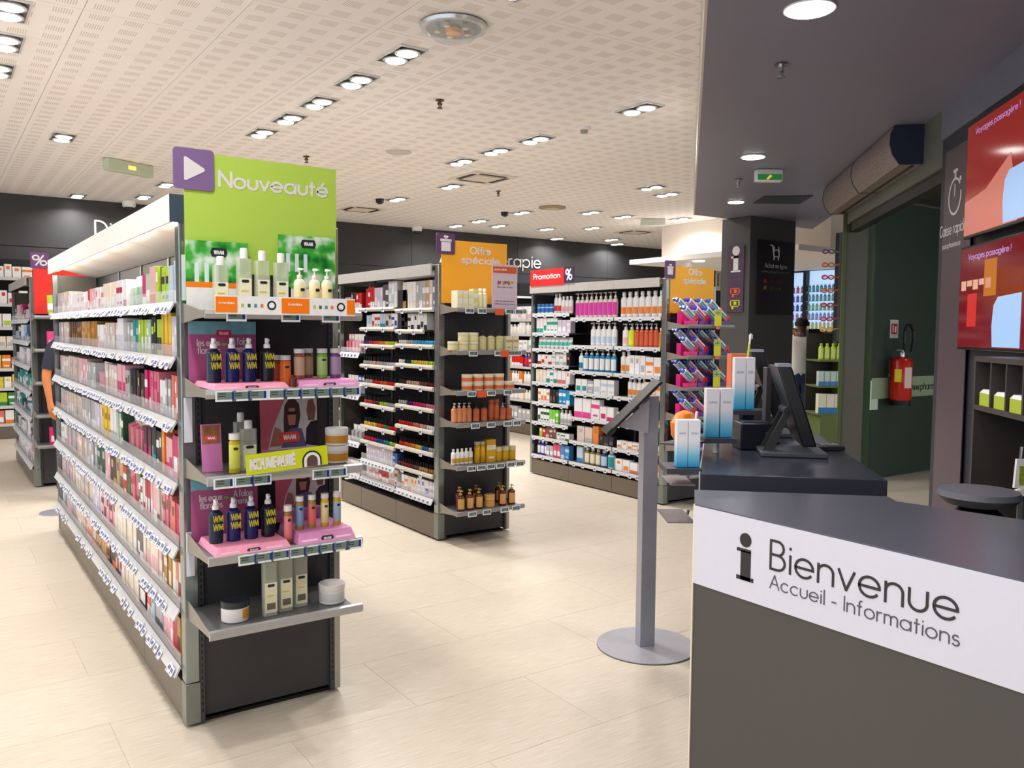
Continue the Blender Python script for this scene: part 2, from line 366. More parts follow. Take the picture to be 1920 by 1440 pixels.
# ------------------------------------------------------------------ lamps
def lamp(name, loc, power, size, col=(1, 0.975, 0.955), spread=PI*0.85, parent=None):
    l = bpy.data.lights.new(name, 'AREA'); l.shape = 'DISK'; l.size = size; l.energy = power; l.color = col; l.spread = spread
    o = bpy.data.objects.new(name, l); C.objects.link(o); o.location = loc; o.parent = parent; return o
GLOW = mat((255, 250, 240), emit=14, noise=0); FRAMEM = mat((225, 228, 230), 0.25, 0.5); DARKIN = mat((120, 122, 126), 0.3, 0.5)
fr = MB(); fr.box(-0.1, 0.1, -0.19, -0.178, -0.012, 0.0).box(-0.1, 0.1, 0.178, 0.19, -0.012, 0).box(-0.1, -0.088, -0.178, 0.178, -0.012, 0).box(0.088, 0.1, -0.178, 0.178, -0.012, 0)
frame_me = fr.mesh('frame', FRAMEM)
tray_me = MB().box(-0.088, 0.088, -0.178, 0.178, -0.004, 0.0).mesh('tray', DARKIN)
head_me = MB().lathe([(0.05, -0.006), (0.082, -0.012), (0.084, -0.02), (0.076, -0.022)], 18).mesh('lamp_ring', FRAMEM)
bulb_me = MB().lathe([(0.066, -0.0235), (0.055, -0.029), (0.02, -0.032)], 16).mesh('bulb', GLOW)
def ceiling_lamp(x, y, label, real=True, on=True):
    t = thing('ceiling_light', label, 'ceiling light', (x, y, CZ), 0, 'twin spotlights set into the perforated ceiling')
    link('frame', frame_me, t); link('tray', tray_me, t)
    for dy in (-0.087, 0.087):
        hd = link('lamp_ring', head_me, t, (0, dy, 0)); link('bulb', bulb_me, hd)
    lamp('lamp', (x, y, CZ-0.05), LAMP_W*2, 0.2)
ROWA = [(2.61, 4.42+0.68*i) for i in range(0, 6)]
labels_a = ['first twin spotlight of the row, beside the glass ceiling dome', 'twin spotlight second from the glass ceiling dome in the row', 'twin spotlight third from the glass ceiling dome', 'twin spotlight fourth from the glass ceiling dome',
            'twin spotlight fifth from the glass ceiling dome', 'twin spotlight at far end of the row above the green sign']
ROWA = [(2.61, 5.07), (2.61, 5.78), (2.61, 6.50), (2.6, 7.14), (2.58, 7.80), (2.61, 4.05)]
for k, (x, y) in enumerate([(2.61, 5.07), (2.61, 5.78), (2.61, 6.50), (2.6, 7.14), (2.58, 7.80)]):
    ceiling_lamp(x, y, 'twin square spotlight in the row running from the glass dome, number %s from the dome' % ('one', 'two', 'three', 'four', 'five')[k])
for k, (x, y) in enumerate([(0.43, 5.68), (0.45, 6.33), (0.45, 7.03)]):
    ceiling_lamp(x, y, ('cut-off twin spotlight in the top corner of the ceiling', 'twin spotlight just behind the corner one, above the left aisle', 'farthest and smallest of the three corner twin spotlights')[k])
NM = {(1.1, 9.12): 'twin spotlight alone above the left aisle, before the emergency light', (1.73, 13.0): 'dim twin spotlight close to the dark wall lettering',
      (2.49, 12.53): 'twin spotlight near the ceiling camera at the dark wall', (2.51, 11.3): 'twin spotlight peeking out beside the purple arrow square', (3.3, 9.28): 'twin spotlight just above the green sign top edge',
      (4.79, 5.12): 'twin spotlight nearest the dark canopy edge', (4.76, 6.5): 'twin spotlight beside the smoke detector', (4.745, 7.15): 'middle twin spotlight of the row behind the smoke detector',
      (4.74, 7.82): 'twin spotlight beside the square air vent', (5.43, 9.21): 'twin spotlight just under the square air vent', (5.37, 10.55): 'twin spotlight beside a small black ceiling eye',
      (7.48, 10.55): 'twin spotlight between the orange sign and round vent', (7.5, 11.8): 'small twin spotlight over the dark wall, above the gift square', (7.52, 12.58): 'small twin spotlight farthest along the gift square row',
      (8.1, 12.12): 'small twin spotlight just above the orange sign corner', (8.3, 9.9): 'twin spotlight right of the round ceiling vent', (9.0, 9.96): 'dim twin spotlight second right of the round vent',
      (7.48, 7.75): 'bright twin spotlight left of the dark canopy corner', (8.0, 8.0): 'twin spotlight touching the dark canopy edge', (9.02, 11.96): 'small twin spotlight above the wall lettering end',
      (10.1, 13.06): 'tiny twin spotlight at the wall above the red sign', (9.55, 11.35): 'tiny twin spotlight left of the far vent', (11.05, 12.54): 'tiny twin spotlight beside the far vent', (11.7, 13.1): 'tiny twin spotlight at the end of the dark wall',
      (9.9, 9.6): 'round-looking spotlight before the white soffit'}
for (x, y), lb in NM.items(): ceiling_lamp(x, y, lb)
# the same rows go on over the aisles behind the camera
for x in (-2.2, 0.43, 2.61):
    for y in (-3.2, -1.2, 0.8, 2.4, 3.7):
        if y-x > -0.05 and not (x > 2 and y < 3): ceiling_lamp(x, y, 'twin spotlight of the rows above the near aisles')
for y in (4.5, 7.0, 9.5): ceiling_lamp(-2.2, y, 'twin spotlight of the rows above the near aisles')

CG = mat((255, 250, 245), emit=9, noise=0)
for k, (px, py, d) in enumerate(((1518, 15, 0.17), (1412, 293, 0.15), (1380, 378, 0.14))):
    p = atz(px, py, KZ)
    t = thing('downlight', ('largest round downlight in the dark canopy, cut by the picture top', 'round downlight in the canopy above the exit light', 'round downlight near the canopy far corner')[k], 'ceiling light', (p.x, p.y, KZ), 0, 'round downlights in the dark canopy')
    obj('trim_ring', MB().lathe([(d*0.62, -0.008), (d*0.62, -0.001)], 28), WHITE, t)
    obj('diffuser', MB().lathe([(d*0.56, -0.012), (d*0.56, -0.009)], 28), CG, t)
    lamp('lamp', (p.x, p.y, KZ-0.03), CANOPY_W*2, d, (1, 0.97, 0.95))
p = atz(1310, 489, 2.62)
t = thing('downlight', 'small round downlight under the white soffit slab', 'ceiling light', (p.x, p.y, 2.62)); obj('diffuser', MB().lathe([(0.09, -0.012), (0.09, -0.001)], 20), CG, t)
for (x, y) in ((p.x, p.y), (13.3, 9.2), (12, 8), (14.5, 8.3)): lamp('lamp', (x, y, 2.58), 5, 0.18)
# one dim lamp in the passage beyond the door, and canopy lamps over the cashier side
lamp('lamp', (8.3, 3.2, 2.86), 5.0, 0.2)
for (x, y) in ((1.6, 0.5), (0.2, -0.9)):
    t = thing('downlight', ('round downlight in the dark canopy above the welcome counter', 'round downlight in the canopy behind the viewer')[x < 1], 'ceiling light', (x, y, KZ)); obj('diffuser', MB().lathe([(0.08, -0.012), (0.08, -0.001)], 24), CG, t)
    lamp('lamp', (x, y, KZ-0.03), CANOPY_W*2, 0.17, (1, 0.97, 0.95))

# ceiling fittings
p = (2.61, 4.40, CZ)
t = thing('ceiling_dome', 'large clear glass dome with chrome ring and warm reflector on the ceiling', 'ceiling fixture', p)
obj('ring', MB().lathe([(0.19, 0.0), (0.2, -0.01), (0.195, -0.03), (0.165, -0.03), (0.16, -0.005)], 36), CHROME, t)
obj('reflector', MB().lathe([(0.155, -0.003), (0.12, -0.008), (0.05, -0.02), (0.0, -0.03)], 24), mat((120, 120, 125), 0.2, 0.9), t)
obj('amber_core', MB().lathe([(0.05, -0.03), (0.045, -0.055), (0.02, -0.065)], 16), mat((240, 170, 90), 0.3, 0.2), t)
for k in range(5):
    a = k*2*PI/5; obj('small_lamp', MB().lathe([(0.02, -0.022), (0.02, -0.045), (0.008, -0.05)], 10, 0, 0.095*math.cos(a), 0.095*math.sin(a)), mat((230, 215, 190), 0.25, 0.4), t)
obj('glass_bowl', MB().lathe([(0.165, -0.03), (0.155, -0.055), (0.12, -0.085), (0.06, -0.105), (0.01, -0.11)], 32), mat((235, 240, 245), 0.05, alpha=0.25, noise=0), t)
def sprinkler(x, y, z, label, m, up=1.0):
    t = thing('sprinkler', label, 'sprinkler', (x, y, z))
    obj('rosette', MB().lathe([(0.035, -0.008), (0.03, -0.001)], 18), m, t)
    mb = MB().tube((0, 0, -0.008), (0, 0, -0.04), 0.012)
    for s_ in (-1, 1): mb.tube((0, 0, -0.015), (0.02*s_, 0, -0.03), 0.004, 6); mb.tube((0.02*s_, 0, -0.03), (0, 0, -0.06), 0.004, 6)
    mb.lathe([(0.022, -0.068), (0.022, -0.062)], 14)
    obj('head', mb, m, t)
dk = mat((110, 90, 70), 0.4, 0.5)
sprinkler(3.36, 5.87, CZ, 'small brass sprinkler head beside the spotlight row', dk)
sprinkler(3.31, 8.59, CZ, 'tiny sprinkler head above the green sign', dk)
sprinkler(6.13, 9.18, CZ, 'tiny sprinkler head right of the square vent', dk)
p = atz(1465, 120, KZ); sprinkler(p.x, p.y, KZ, 'bright chrome sprinkler under the dark canopy', CHROME)
p = atz(1385, 336, KZ); sprinkler(p.x, p.y, KZ, 'small sprinkler between the two far canopy downlights', CHROME)
def air_vent(x, y, label, s_=0.3, rz=0.0):
    t = thing('air_vent', label, 'vent', (x, y, CZ), rz)
    m = mat((226, 216, 202), 0.6)
    obj('plate', MB().box(-s_, s_, -s_, s_, -0.012, -0.0005), m, t)
    obj('cover', MB().box(-s_*0.55, s_*0.55, -s_*0.55, s_*0.55, -0.022, -0.012), m, t)
    for k in range(4):
        obj('slot', MB().box(-s_*0.6, s_*0.6, s_*0.66, s_*0.86, -0.016, -0.0121).xf(Matrix.Rotation(k*PI/2, 4, 'Z')), BLACK, t)
air_vent(5.45, 8.5, 'large square ceiling vent with dark slots above the orange sign')
air_vent(5.4, 11.8, 'square ceiling vent just right of the green sign', 0.28)
air_vent(10.6, 11.4, 'faint square ceiling vent close to the white soffit', 0.28)
t = thing('round_vent', 'round brown ceiling vent ring between small spotlights', 'vent', (7.54, 9.87, CZ))
obj('ring', MB().lathe([(0.2, -0.001), (0.2, -0.02), (0.14, -0.02)], 24), mat((170, 150, 120), 0.5), t)
obj('disc', MB().lathe([(0.11, -0.03), (0.11, -0.021)], 24), mat((210, 195, 175), 0.5), t)
t = thing('ceiling_speaker', 'flat round grey speaker disc in the ceiling', 'speaker', (3.99, 7.81, CZ)); obj('grille', MB().lathe([(0.13, -0.006), (0.13, -0.0005)], 28), mat((205, 198, 195), 0.7), t)
t = thing('smoke_detector', 'white domed smoke detector near the canopy edge', 'detector', (4.83, 5.87, CZ))
obj('base', MB().lathe([(0.055, -0.001), (0.055, -0.025), (0.045, -0.03)], 20), WHITE, t); obj('sensor', MB().lathe([(0.036, -0.03), (0.03, -0.055)], 18), mat((150, 150, 140), 0.5), t)
def dome_cam(x, y, z, label):
    t = thing('dome_camera', label, 'security camera', (x, y, z))
    obj('housing', MB().lathe([(0.09, -0.001), (0.09, -0.06), (0.075, -0.08)], 20), WHITE, t)
    obj('lens_dome', MB().lathe([(0.06, -0.08), (0.05, -0.11), (0.02, -0.125)], 18), mat((50, 50, 55), 0.2), t)
dome_cam(2.42, 13.2, CZ, 'white dome camera hanging in front of the wall lettering')
dome_cam(7.1, 13.2, CZ, 'white dome camera at the dark wall above the purple gift square')
p = atz(1288, 492, 2.62); dome_cam(p.x, p.y, 2.62, 'dark dome camera under the white soffit slab')
for (x, y, lb) in ((5.2, 10.75, 'small black ceiling eye spot before its spotlight'), (7.3, 10.75, 'small black ceiling eye by the far spotlights')):
    t = thing('ceiling_sensor', lb, 'sensor', (x, y, CZ)); obj('eye', MB().lathe([(0.06, -0.001), (0.055, -0.05), (0.02, -0.07)], 16), BLACK, t)
p = (1.85, 10.06, CZ)
t = thing('emergency_light', 'long pale green emergency light with amber lamp on the ceiling', 'emergency light', p, 0.44)
obj('housing', MB().box(-0.28, 0.28, -0.05, 0.05, -0.13, -0.002), mat((190, 205, 180), 0.3), t, bevel=0.01)
obj('amber_lamp', MB().box(-0.04, 0.05, -0.056, -0.05, -0.09, -0.05), mat((255, 180, 90), emit=1.5, noise=0), t)
p = (9.6, 9.9, CZ)
t = thing('exit_light', 'faint flat emergency exit box on the white ceiling before the soffit', 'emergency light', p, -0.6)
obj('housing', MB().box(-0.2, 0.2, -0.04, 0.04, -0.11, -0.002), mat((210, 215, 200), 0.4), t, bevel=0.01)
p = atz(1441, 318, KZ)
t = thing('exit_sign', 'small white box with green running-man exit panel under the canopy', 'exit sign', (p.x, p.y, KZ), -0.6)
obj('housing', MB().box(-0.11, 0.11, -0.04, 0.04, -0.1, -0.002), WHITE, t, bevel=0.008)
obj('green_panel', MB().box(-0.1, 0.1, -0.044, -0.0405, -0.092, -0.045), mat((40, 120, 60), emit=0.5, noise=0), t)
obj('running_man', MB().hexa([(-0.03,-0.0445,-0.085),(-0.015,-0.0445,-0.09),(0.02,-0.0445,-0.06),(0.0,-0.0445,-0.05)], [(-0.03,-0.047,-0.085),(-0.015,-0.047,-0.09),(0.02,-0.047,-0.06),(0.0,-0.047,-0.05)]), mat((240, 200, 60), emit=0.6, noise=0), t)
a, b_, c, d = [atz(px, py, KZ) for px, py in ((1412, 380), (1500, 381), (1525, 366), (1432, 367))]
struct('trim_canopy_recess', MB().prism([(v.x, v.y) for v in (a, d, c, b_)][::-1], KZ-0.008, KZ-0.001), mat((52, 56, 66), 0.5))

# ------------------------------------------------------------------ air curtain
t = thing('air_curtain', 'long curved air curtain with brown perforated grilles and navy end cap', 'air curtain', (0, 0, 0), PI/4)
prof = [(WU+0.002, 2.845), (WU+0.002, 2.60), (WU+0.14, 2.60), (WU+0.185, 2.66), (WU+0.205, 2.73), (WU+0.2, 2.80), (WU+0.18, 2.845)]
def prof_obj(name, a, b_, m, grow=0.0):
    pr = [(y+(grow if y > WU+0.1 else 0), z-(grow if z < 2.62 else 0)) for y, z in prof]
    return obj(name, MB().extr(pr, a, b_, 'x'), m, t)
grill = bpy.data.materials.new('perforated_grille'); grill.use_nodes = True
nt = grill.node_tree; bs = nt.nodes['Principled BSDF']; vo = nt.nodes.new('ShaderNodeTexVoronoi'); vo.inputs['Scale'].default_value = 90
rp = nt.nodes.new('ShaderNodeValToRGB'); rp.color_ramp.elements[0].position = 0.25; rp.color_ramp.elements[1].position = 0.4
rp.color_ramp.elements[0].color = lin((60, 54, 50)); rp.color_ramp.elements[1].color = lin((150, 138, 130))
tcn = nt.nodes.new('ShaderNodeTexCoord'); nt.links.new(tcn.outputs['Object'], vo.inputs['Vector']); nt.links.new(vo.outputs['Distance'], rp.inputs[0]); nt.links.new(rp.outputs[0], bs.inputs['Base Color']); bs.inputs['Roughness'].default_value = 0.4; bs.inputs['Metallic'].default_value = 0.3
prof_obj('housing', 5.9, 7.05, grill); prof_obj('housing', 7.07, 8.24, grill)
prof_obj('end_cap', 5.885, 5.9, mat((34, 42, 66), 0.4), 0.004); prof_obj('divider', 7.05, 7.07, mat((70, 84, 100), 0.4), 0.004); prof_obj('end_cap', 8.24, 8.255, mat((80, 74, 70), 0.4), 0.004)
obj('bottom_slot', MB().box(5.95, 8.2, WU+0.04, WU+0.06, 2.594, 2.6), BLACK, t)

# ------------------------------------------------------------------ "Caisse rapide" panel and the two screens
BR = mat((86, 74, 82), 0.4, noise=0.02)
t = thing('till_sign', 'tall plum pilaster with white stopwatch and express till lettering', 'sign', (5.11, WU, 0), 0)
t.location = (0, 0, 0); t.rotation_euler = (0, 0, PI/4)
sL = su(atu(1772, 330, WU+0.02))[0]; sR = su(atu(1800, 800, WU+0.02))[0]
obj('board', MB().box(sR-0.03, sL, WU+0.013, WU+0.02, 0.0, 2.56), BR, t, bevel=0.002)
WL = mat((225, 220, 222), 0.5, noise=0)
sw = MB(); cx_, _, cz_ = su(atu(1791, 368, WU+0.02)); rr = 0.10
for k in range(28):
    a0 = 2*PI*k/28; a1 = 2*PI*(k+1)/28
    if 2.3 < a0 < 2.9: continue
    q = [(cx_+rad*math.cos(a), 0, cz_+rad*math.sin(a)) for rad, a in ((rr-0.008, a0), (rr-0.008, a1), (rr+0.006, a1), (rr+0.006, a0))]
    sw.hexa([(x, WU+0.0205, z) for x, _, z in q], [(x, WU+0.023, z) for x, _, z in q][::1])
sw.box(cx_-0.012, cx_+0.012, WU+0.0205, WU+0.024, cz_+rr, cz_+rr+0.035); sw.box(cx_-0.035, cx_+0.035, WU+0.0205, WU+0.024, cz_+rr+0.035, cz_+rr+0.052)
sw.box(cx_-0.005, cx_+0.005, WU+0.0205, WU+0.024, cz_, cz_+0.07); sw.box(cx_-0.1, cx_-0.075, WU+0.0205, WU+0.024, cz_+0.075, cz_+0.1)
obj('stopwatch_icon', sw, WL, t)
mbt, wd = text_mb('Caisse rapide', 0.062, 0.1, depth=0.002, fit=0.44); obj('lettering', mbt, WL, t, (su(atu(1763, 446, WU+0.02))[0], WU+0.021, su(atu(1763, 446, WU+0.02))[2]), PI)
mbt, wd = text_mb('parapharmacie', 0.03, 0.1, depth=0.002, fit=0.30); obj('lettering', mbt, WL, t, (su(atu(1768, 470, WU+0.02))[0], WU+0.021, su(atu(1768, 468, WU+0.02))[2]), PI)

def tv(zb, zt, s1, label, upper):
    t = thing('wall_screen', label, 'screen', (0, 0, 0), PI/4)
    s0 = s1-1.04; y0 = WU+0.03
    obj('bezel', MB().box(s0, s1, y0, y0+0.035, zb, zt), mat((14, 14, 16), 0.25), t, bevel=0.004)
    red = mat((150, 24, 20) if upper else (112, 16, 26), 0.10, emit=0.38, noise=0, name='screen_red')
    obj('display', MB().box(s0+0.012, s1-0.012, y0+0.035, y0+0.037, zb+0.014, zt-0.014), red, t)
    obj('mount', MB().box(s0+0.3, s1-0.3, WU+0.013, y0-0.001, zb+0.15, zt-0.15), BLACK, t)
    blue = mat((150, 185, 226), 0.2, emit=0.6, noise=0)
    e = s1-0.56 if upper else s1-0.52
    pts = [(e+0.02, zb+0.02), (e+0.035, zb+0.12), (e+0.02, zb+0.22), (e-0.03, zb+0.26), (e-0.3, zb+0.27), (e-0.3, zb+0.02)]
    obj('blue_shape', MB().extr(pts, y0+0.0376, y0+0.0388, 'y'), blue, t)
    mbt, wd = text_mb('Voyages passagère !', 0.030, 0.12, depth=0.001, fit=0.55)
    obj('lettering', mbt, mat((200, 160, 225), 0.3, emit=0.35, noise=0), t, (s1-0.13, y0+0.0375, zt-0.075), PI)
    if not upper:
        for k in range(5):
            x = s1-0.04-0.085*k
            obj('advert_pack', MB().box(x-0.07, x, y0+0.0371, y0+0.038, zb+0.31+0.02*(k % 2), zb+0.36), mat((220, 170, 150), 0.3, emit=0.4, noise=0), t)
        obj('advert_panel', MB().box(s1-0.27, s1-0.14, y0+0.0371, y0+0.038, zb+0.12, zb+0.29), mat((190, 36, 34), 0.3, emit=0.5, noise=0), t)
        obj('advert_panel', MB().box(s1-0.52, s1-0.36, y0+0.0371, y0+0.038, zb+0.27, zb+0.45), mat((176, 104, 20), 0.3, emit=0.45, noise=0), t)
    else:
        pr = [(s1-0.012, zb+0.014), (s1-0.012, zb+0.19), (s1-0.3, zb+0.22), (s1-0.6, zb+0.34), (s1-0.7, zb+0.014)]
        obj('reflection_wedge', MB().extr(pr, y0+0.0371, y0+0.0375, 'y'), mat((196, 110, 96), 0.25, emit=0.5, noise=0), t)  # room reflection painted as a salmon glowing wedge low on the screen
UF = WU+0.065
q_ = su(atu(1815, 236, UF)); qb_ = su(atu(1804, 452, UF)); tv(qb_[2]+0.005, q_[2], q_[0], 'upper wall screen showing a red advert with a painted pale reflection', True)
q_ = su(atu(1802, 462, UF)); qb_ = su(atu(1800, 655, UF)); tv(qb_[2], q_[2]-0.01, q_[0], 'lower wall screen showing a dark red advert with product packs', False)

# pigeonhole cabinet under the screens
t = thing('pigeonhole_cabinet', 'dark cabinet with a row of pigeonholes below the wall screens', 'cabinet', (0, 0, 0), PI/4)
CB = mat((70, 64, 62), 0.45); CBI = mat((30, 30, 33), 0.6)
y0, y1 = WU+0.003, WU+0.26; s1 = su(atu(1826, 700, y1))[0]; s0 = 2.6; zt_c = su(atu(1828, 668, y1))[2]; zs_c = su(atu(1826, 758, y1))[2]
obj('back_panel', MB().box(s0, s1, y0, y0+0.012, 0.0, zt_c-0.012), CBI, t)
obj('top_board', MB().box(s0, s1, y0, y1, zt_c-0.022, zt_c), CB, t); obj('shelf', MB().box(s0, s1, y0+0.012, y1, zs_c-0.022, zs_c), CB, t)
obj('side_panel', MB().box(s1-0.02, s1, y0+0.012, y1, 0.0, zt_c-0.022), CB, t)
for k in range(1, 9): obj('divider', MB().box(s1-0.02-0.165*k-0.007, s1-0.02-0.165*k+0.007, y0+0.012, y1-0.004, zs_c, zt_c-0.022), CB, t)
obj('counter_shelf', MB().box(s0, s1-0.02, y0+0.012, y1, 0.62, 0.645), CBI, t)
LG = mat((185, 205, 60), 0.5)
for k, s_ in enumerate((s1-0.06, s1-0.225, s1-0.39)):
    lb = ('lime green tissue box in the first pigeonhole', 'lime green tissue box with leafy tissue in the second pigeonhole', 'lime green box in the third pigeonhole')[k]
    p0 = Matrix.Rotation(PI/4, 4, 'Z') @ Vector((s_-0.05, WU+0.2, zs_c+0.0005))
    o = tag(obj('tissue_box', MB().box(-0.06, 0.06, -0.05, 0.05, 0, 0.055, 0).hexa([(-0.06,-0.05,0.055),(0.06,-0.05,0.055),(0.06,0.05,0.055),(-0.06,0.05,0.055)], [(-0.05,-0.04,0.07),(0.05,-0.04,0.07),(0.05,0.04,0.07),(-0.05,0.04,0.07)], 1), [LG, WHITE], None, p0, PI/4), lb, 'box')
    if k == 1: obj('tissue', MB().hexa([(-0.02,-0.01,0.07),(0.03,-0.01,0.07),(0.03,0.01,0.07),(-0.02,0.01,0.07)], [(-0.01,-0.02,0.12),(0.0,-0.02,0.12),(0.0,0.0,0.13),(-0.01,0,0.13)]), mat((80, 150, 50)), o)

# ------------------------------------------------------------------ welcome counter
TOPM = mat((84, 85, 98), 0.25, noise=0.03, nscale=4); BODY = mat((72, 69, 67), 0.45, noise=0.02, nscale=3); BANDM = mat((205, 205, 218), 0.5, noise=0.01)
P1 = [(1.82, 1.68), (1.82, -1.6), (2.42, -1.6), (2.42, 1.05), (2.36, 1.38), (2.41, 1.44), (1.985, 1.838)]
t = thing('welcome_counter', 'dark grey reception counter with white band reading Bienvenue', 'counter', (1.82, 1.68, 0))
def rel(P_, o=(1.82, 1.68), inset=0): return [(x-o[0], y-o[1]) for x, y in P_]
obj('body', MB().prism(rel(P1), 0.0, 0.992), BODY, t)
obj('top', MB().prism(rel(P1), 0.9921, 1.0), TOPM, t)
obj('front_band', MB().box(-0.004, -0.0003, -3.2, 0.0, 0.768, 0.996), BANDM, t)
obj('end_edge', MB().box(-0.004, 0.0, -0.0001, 0.004, 0.0, 1.0), mat((225, 215, 190), 0.5), t)
# lettering on the band: faces -X, runs toward -Y
def on_counter(name, mb, m, y, z): return obj(name, mb, m, t, (-0.0042, y-1.68, z), -PI/2)
mb, wd = text_mb('Bienvenue', 0.076, 0.085, depth=0.0012, fit=0.495); on_counter('lettering', mb, INK, 1.407, 0.876)
mb, wd = text_mb('Accueil - Informations', 0.036, 0.085, depth=0.0012, fit=0.50); on_counter('lettering', mb, mat((80, 80, 84), 0.6), 1.407, 0.824)
ic = MB(); ic.lathe([(0.0195, 0), (0.0195, 0.0012)], 28); ic.xf(Matrix.Translation((0.033, 0, 0.112)) @ Matrix.Rotation(PI/2, 4, 'X'))
ic.box(0.018, 0.052, -0.0012, 0, 0.0, 0.082); ic.box(0.004, 0.052, -0.0012, 0, 0.078, 0.0875); ic.box(0.004, 0.062, -0.0012, 0, 0.0, 0.011)
on_counter('information_icon', ic, INK, 1.524, 0.822)

# stool seat and leaflet holder behind it
p = atd(1835, 928, 2.75)
t = thing('swivel_stool', 'round grey padded stool seat behind the welcome counter', 'stool', (p.x, p.y, 0))
zs = p.z-0.02
obj('seat', MB().lathe([(0.05, zs-0.02), (0.10, zs-0.008), (0.127, zs+0.018), (0.12, zs+0.036), (0.06, zs+0.045), (0.01, zs+0.046)], 32), mat((92, 94, 104), 0.45), t)
obj('seat_base', MB().lathe([(0.075, zs-0.04), (0.055, zs-0.02)], 20), BLACK, t)
obj('column', MB().cyl(0, 0, 0.03, zs-0.04, 0.025), CHROME, t); obj('foot_plate', MB().lathe([(0.2, 0.0), (0.2, 0.02), (0.03, 0.04)], 28), CHROME, t)
p = atd(1905, 940, 3.05)
t = thing('leaflet_holder', 'white leaflet holder with flower pictures behind the stool, picture edge', 'leaflet holder', (p.x, p.y, 0), -0.607)
zb_ = p.z
obj('post', MB().tube((0.03, 0.02, 0.015), (0.03, 0.02, zb_+0.02), 0.012), CHROME, t); obj('foot', MB().lathe([(0.12, 0.0), (0.12, 0.015)], 20), BLACK, t)
obj('arm', MB().hexa([(-0.07,-0.01,zb_-0.0),(0.1,-0.01,zb_+0.04),(0.1,0.01,zb_+0.04),(-0.07,0.01,zb_-0.0)], [(-0.05,-0.01,zb_+0.025),(0.1,-0.01,zb_+0.075),(0.1,0.01,zb_+0.075),(-0.05,0.01,zb_+0.025)]), WHITE, t)
obj('leaflet', MB().hexa([(-0.012,-0.006,zb_+0.05),(0.12,-0.006,zb_+0.05),(0.12,0.006,zb_+0.05),(-0.012,0.006,zb_+0.05)], [(-0.006,-0.006,zb_+0.155),(0.12,-0.006,zb_+0.155),(0.12,0.006,zb_+0.155),(-0.006,0.006,zb_+0.155)]), WHITE, t)
obj('flower_picture', MB().box(0.003, 0.11, -0.0085, -0.0065, zb_+0.062, zb_+0.13), mat((150, 165, 60), 0.5, noise=0.3, nscale=50), t)
obj('hook', MB().tube((0.01, 0, zb_+0.155), (0.012, 0, zb_+0.2), 0.006), CHROME, t)

# ------------------------------------------------------------------ till counter in the 45-degree frame
t = thing('till_counter', 'dark till counter standing slanted behind the welcome counter', 'counter', (0, 0, 0), PI/4)
obj('worktop', MB().prism([(3.02, -0.76), (4.3, -0.76), (4.3, -0.215), (3.02, -0.135)], 0.935, 1.0), mat((52, 54, 66), 0.22, noise=0.03, nscale=4), t, bevel=0.003)
obj('carcass', MB().prism([(3.08, -0.72), (4.25, -0.72), (4.25, -0.27), (3.08, -0.20)], 0.0, 0.9348), mat((60, 58, 60), 0.5), t)
obj('edge_band', MB().prism([(3.02, -0.1345), (4.3, -0.2145), (4.3, -0.2105), (3.02, -0.1305)], 0.935, 0.9995), mat((195, 198, 210), 0.4), t)
def in45(s_, u): return ((s_-u)/R2, (s_+u)/R2)

def rack_shelf(root, px0, px1, py, D, dep=0.12, col=(70, 72, 80), post=None):
    a = atd(px0, py, D); b_ = atd(px1, py, D)
    return a, b_
# slim gradient boxes on their tiered rack
grad = bpy.data.materials.new('blue_fade_card'); grad.use_nodes = True
nt = grad.node_tree; bs = nt.nodes['Principled BSDF']; tcn = nt.nodes.new('ShaderNodeTexCoord'); sp = nt.nodes.new('ShaderNodeSeparateXYZ'); rp = nt.nodes.new('ShaderNodeValToRGB')
rp.color_ramp.elements[0].position = 0.0; rp.color_ramp.elements[0].color = lin((30, 150, 205)); rp.color_ramp.elements[1].position = 0.55; rp.color_ramp.elements[1].color = lin((232, 232, 240))
e = rp.color_ramp.elements.new(0.25); e.color = lin((120, 195, 225))
nt.links.new(tcn.outputs['Generated'], sp.inputs[0]); nt.links.new(sp.outputs[2], rp.inputs[0]); nt.links.new(rp.outputs[0], bs.inputs['Base Color']); bs.inputs['Roughness'].default_value = 0.4
def slim_box(px0, px1, pyt, pyb, D, label):
    a = atd(px0, pyb, D); b_ = atd(px1, pyb, D); h = atd(px0, pyt, D).z-a.z; wd = (b_-a).length
    o = obj('slim_box', MB().box(0, wd, 0, 0.045, 0, h), [grad], None, (a.x, a.y, a.z), math.atan2(b_.y-a.y, b_.x-a.x), bevel=0.001)
    tag(o, label, 'box', 'white and blue slim boxes on the till rack')
    obj('print', MB().box(wd*0.2, wd*0.8, -0.0008, -0.0001, h*0.70, h*0.74), mat((190, 190, 205), 0.5), o); return a, b_
DA, DB, DC_ = 3.05, 3.45, 3.85
slim_box(1268, 1289, 787, 876, DA, 'white to blue slim box, front left one on the lowest tier')
slim_box(1290, 1312, 787, 876, DA, 'white to blue slim box, front right one on the lowest tier')
slim_box(1323, 1348, 728, 820, DB, 'white to blue slim box, left one on the middle tier')
slim_box(1350, 1373, 728, 820, DB, 'white to blue slim box, right one on the middle tier')
slim_box(1376, 1397, 670, 768, DC_, 'white to blue slim box, left one on the highest tier')
slim_box(1398, 1414, 670, 768, DC_, 'white to blue slim box, right one on the highest tier')
t = thing('tiered_rack', 'dark tiered display rack holding slim boxes beside the till', 'rack', (0, 0, 0))
DG = mat((62, 64, 74), 0.4); LGY = mat((140, 132, 136), 0.4)
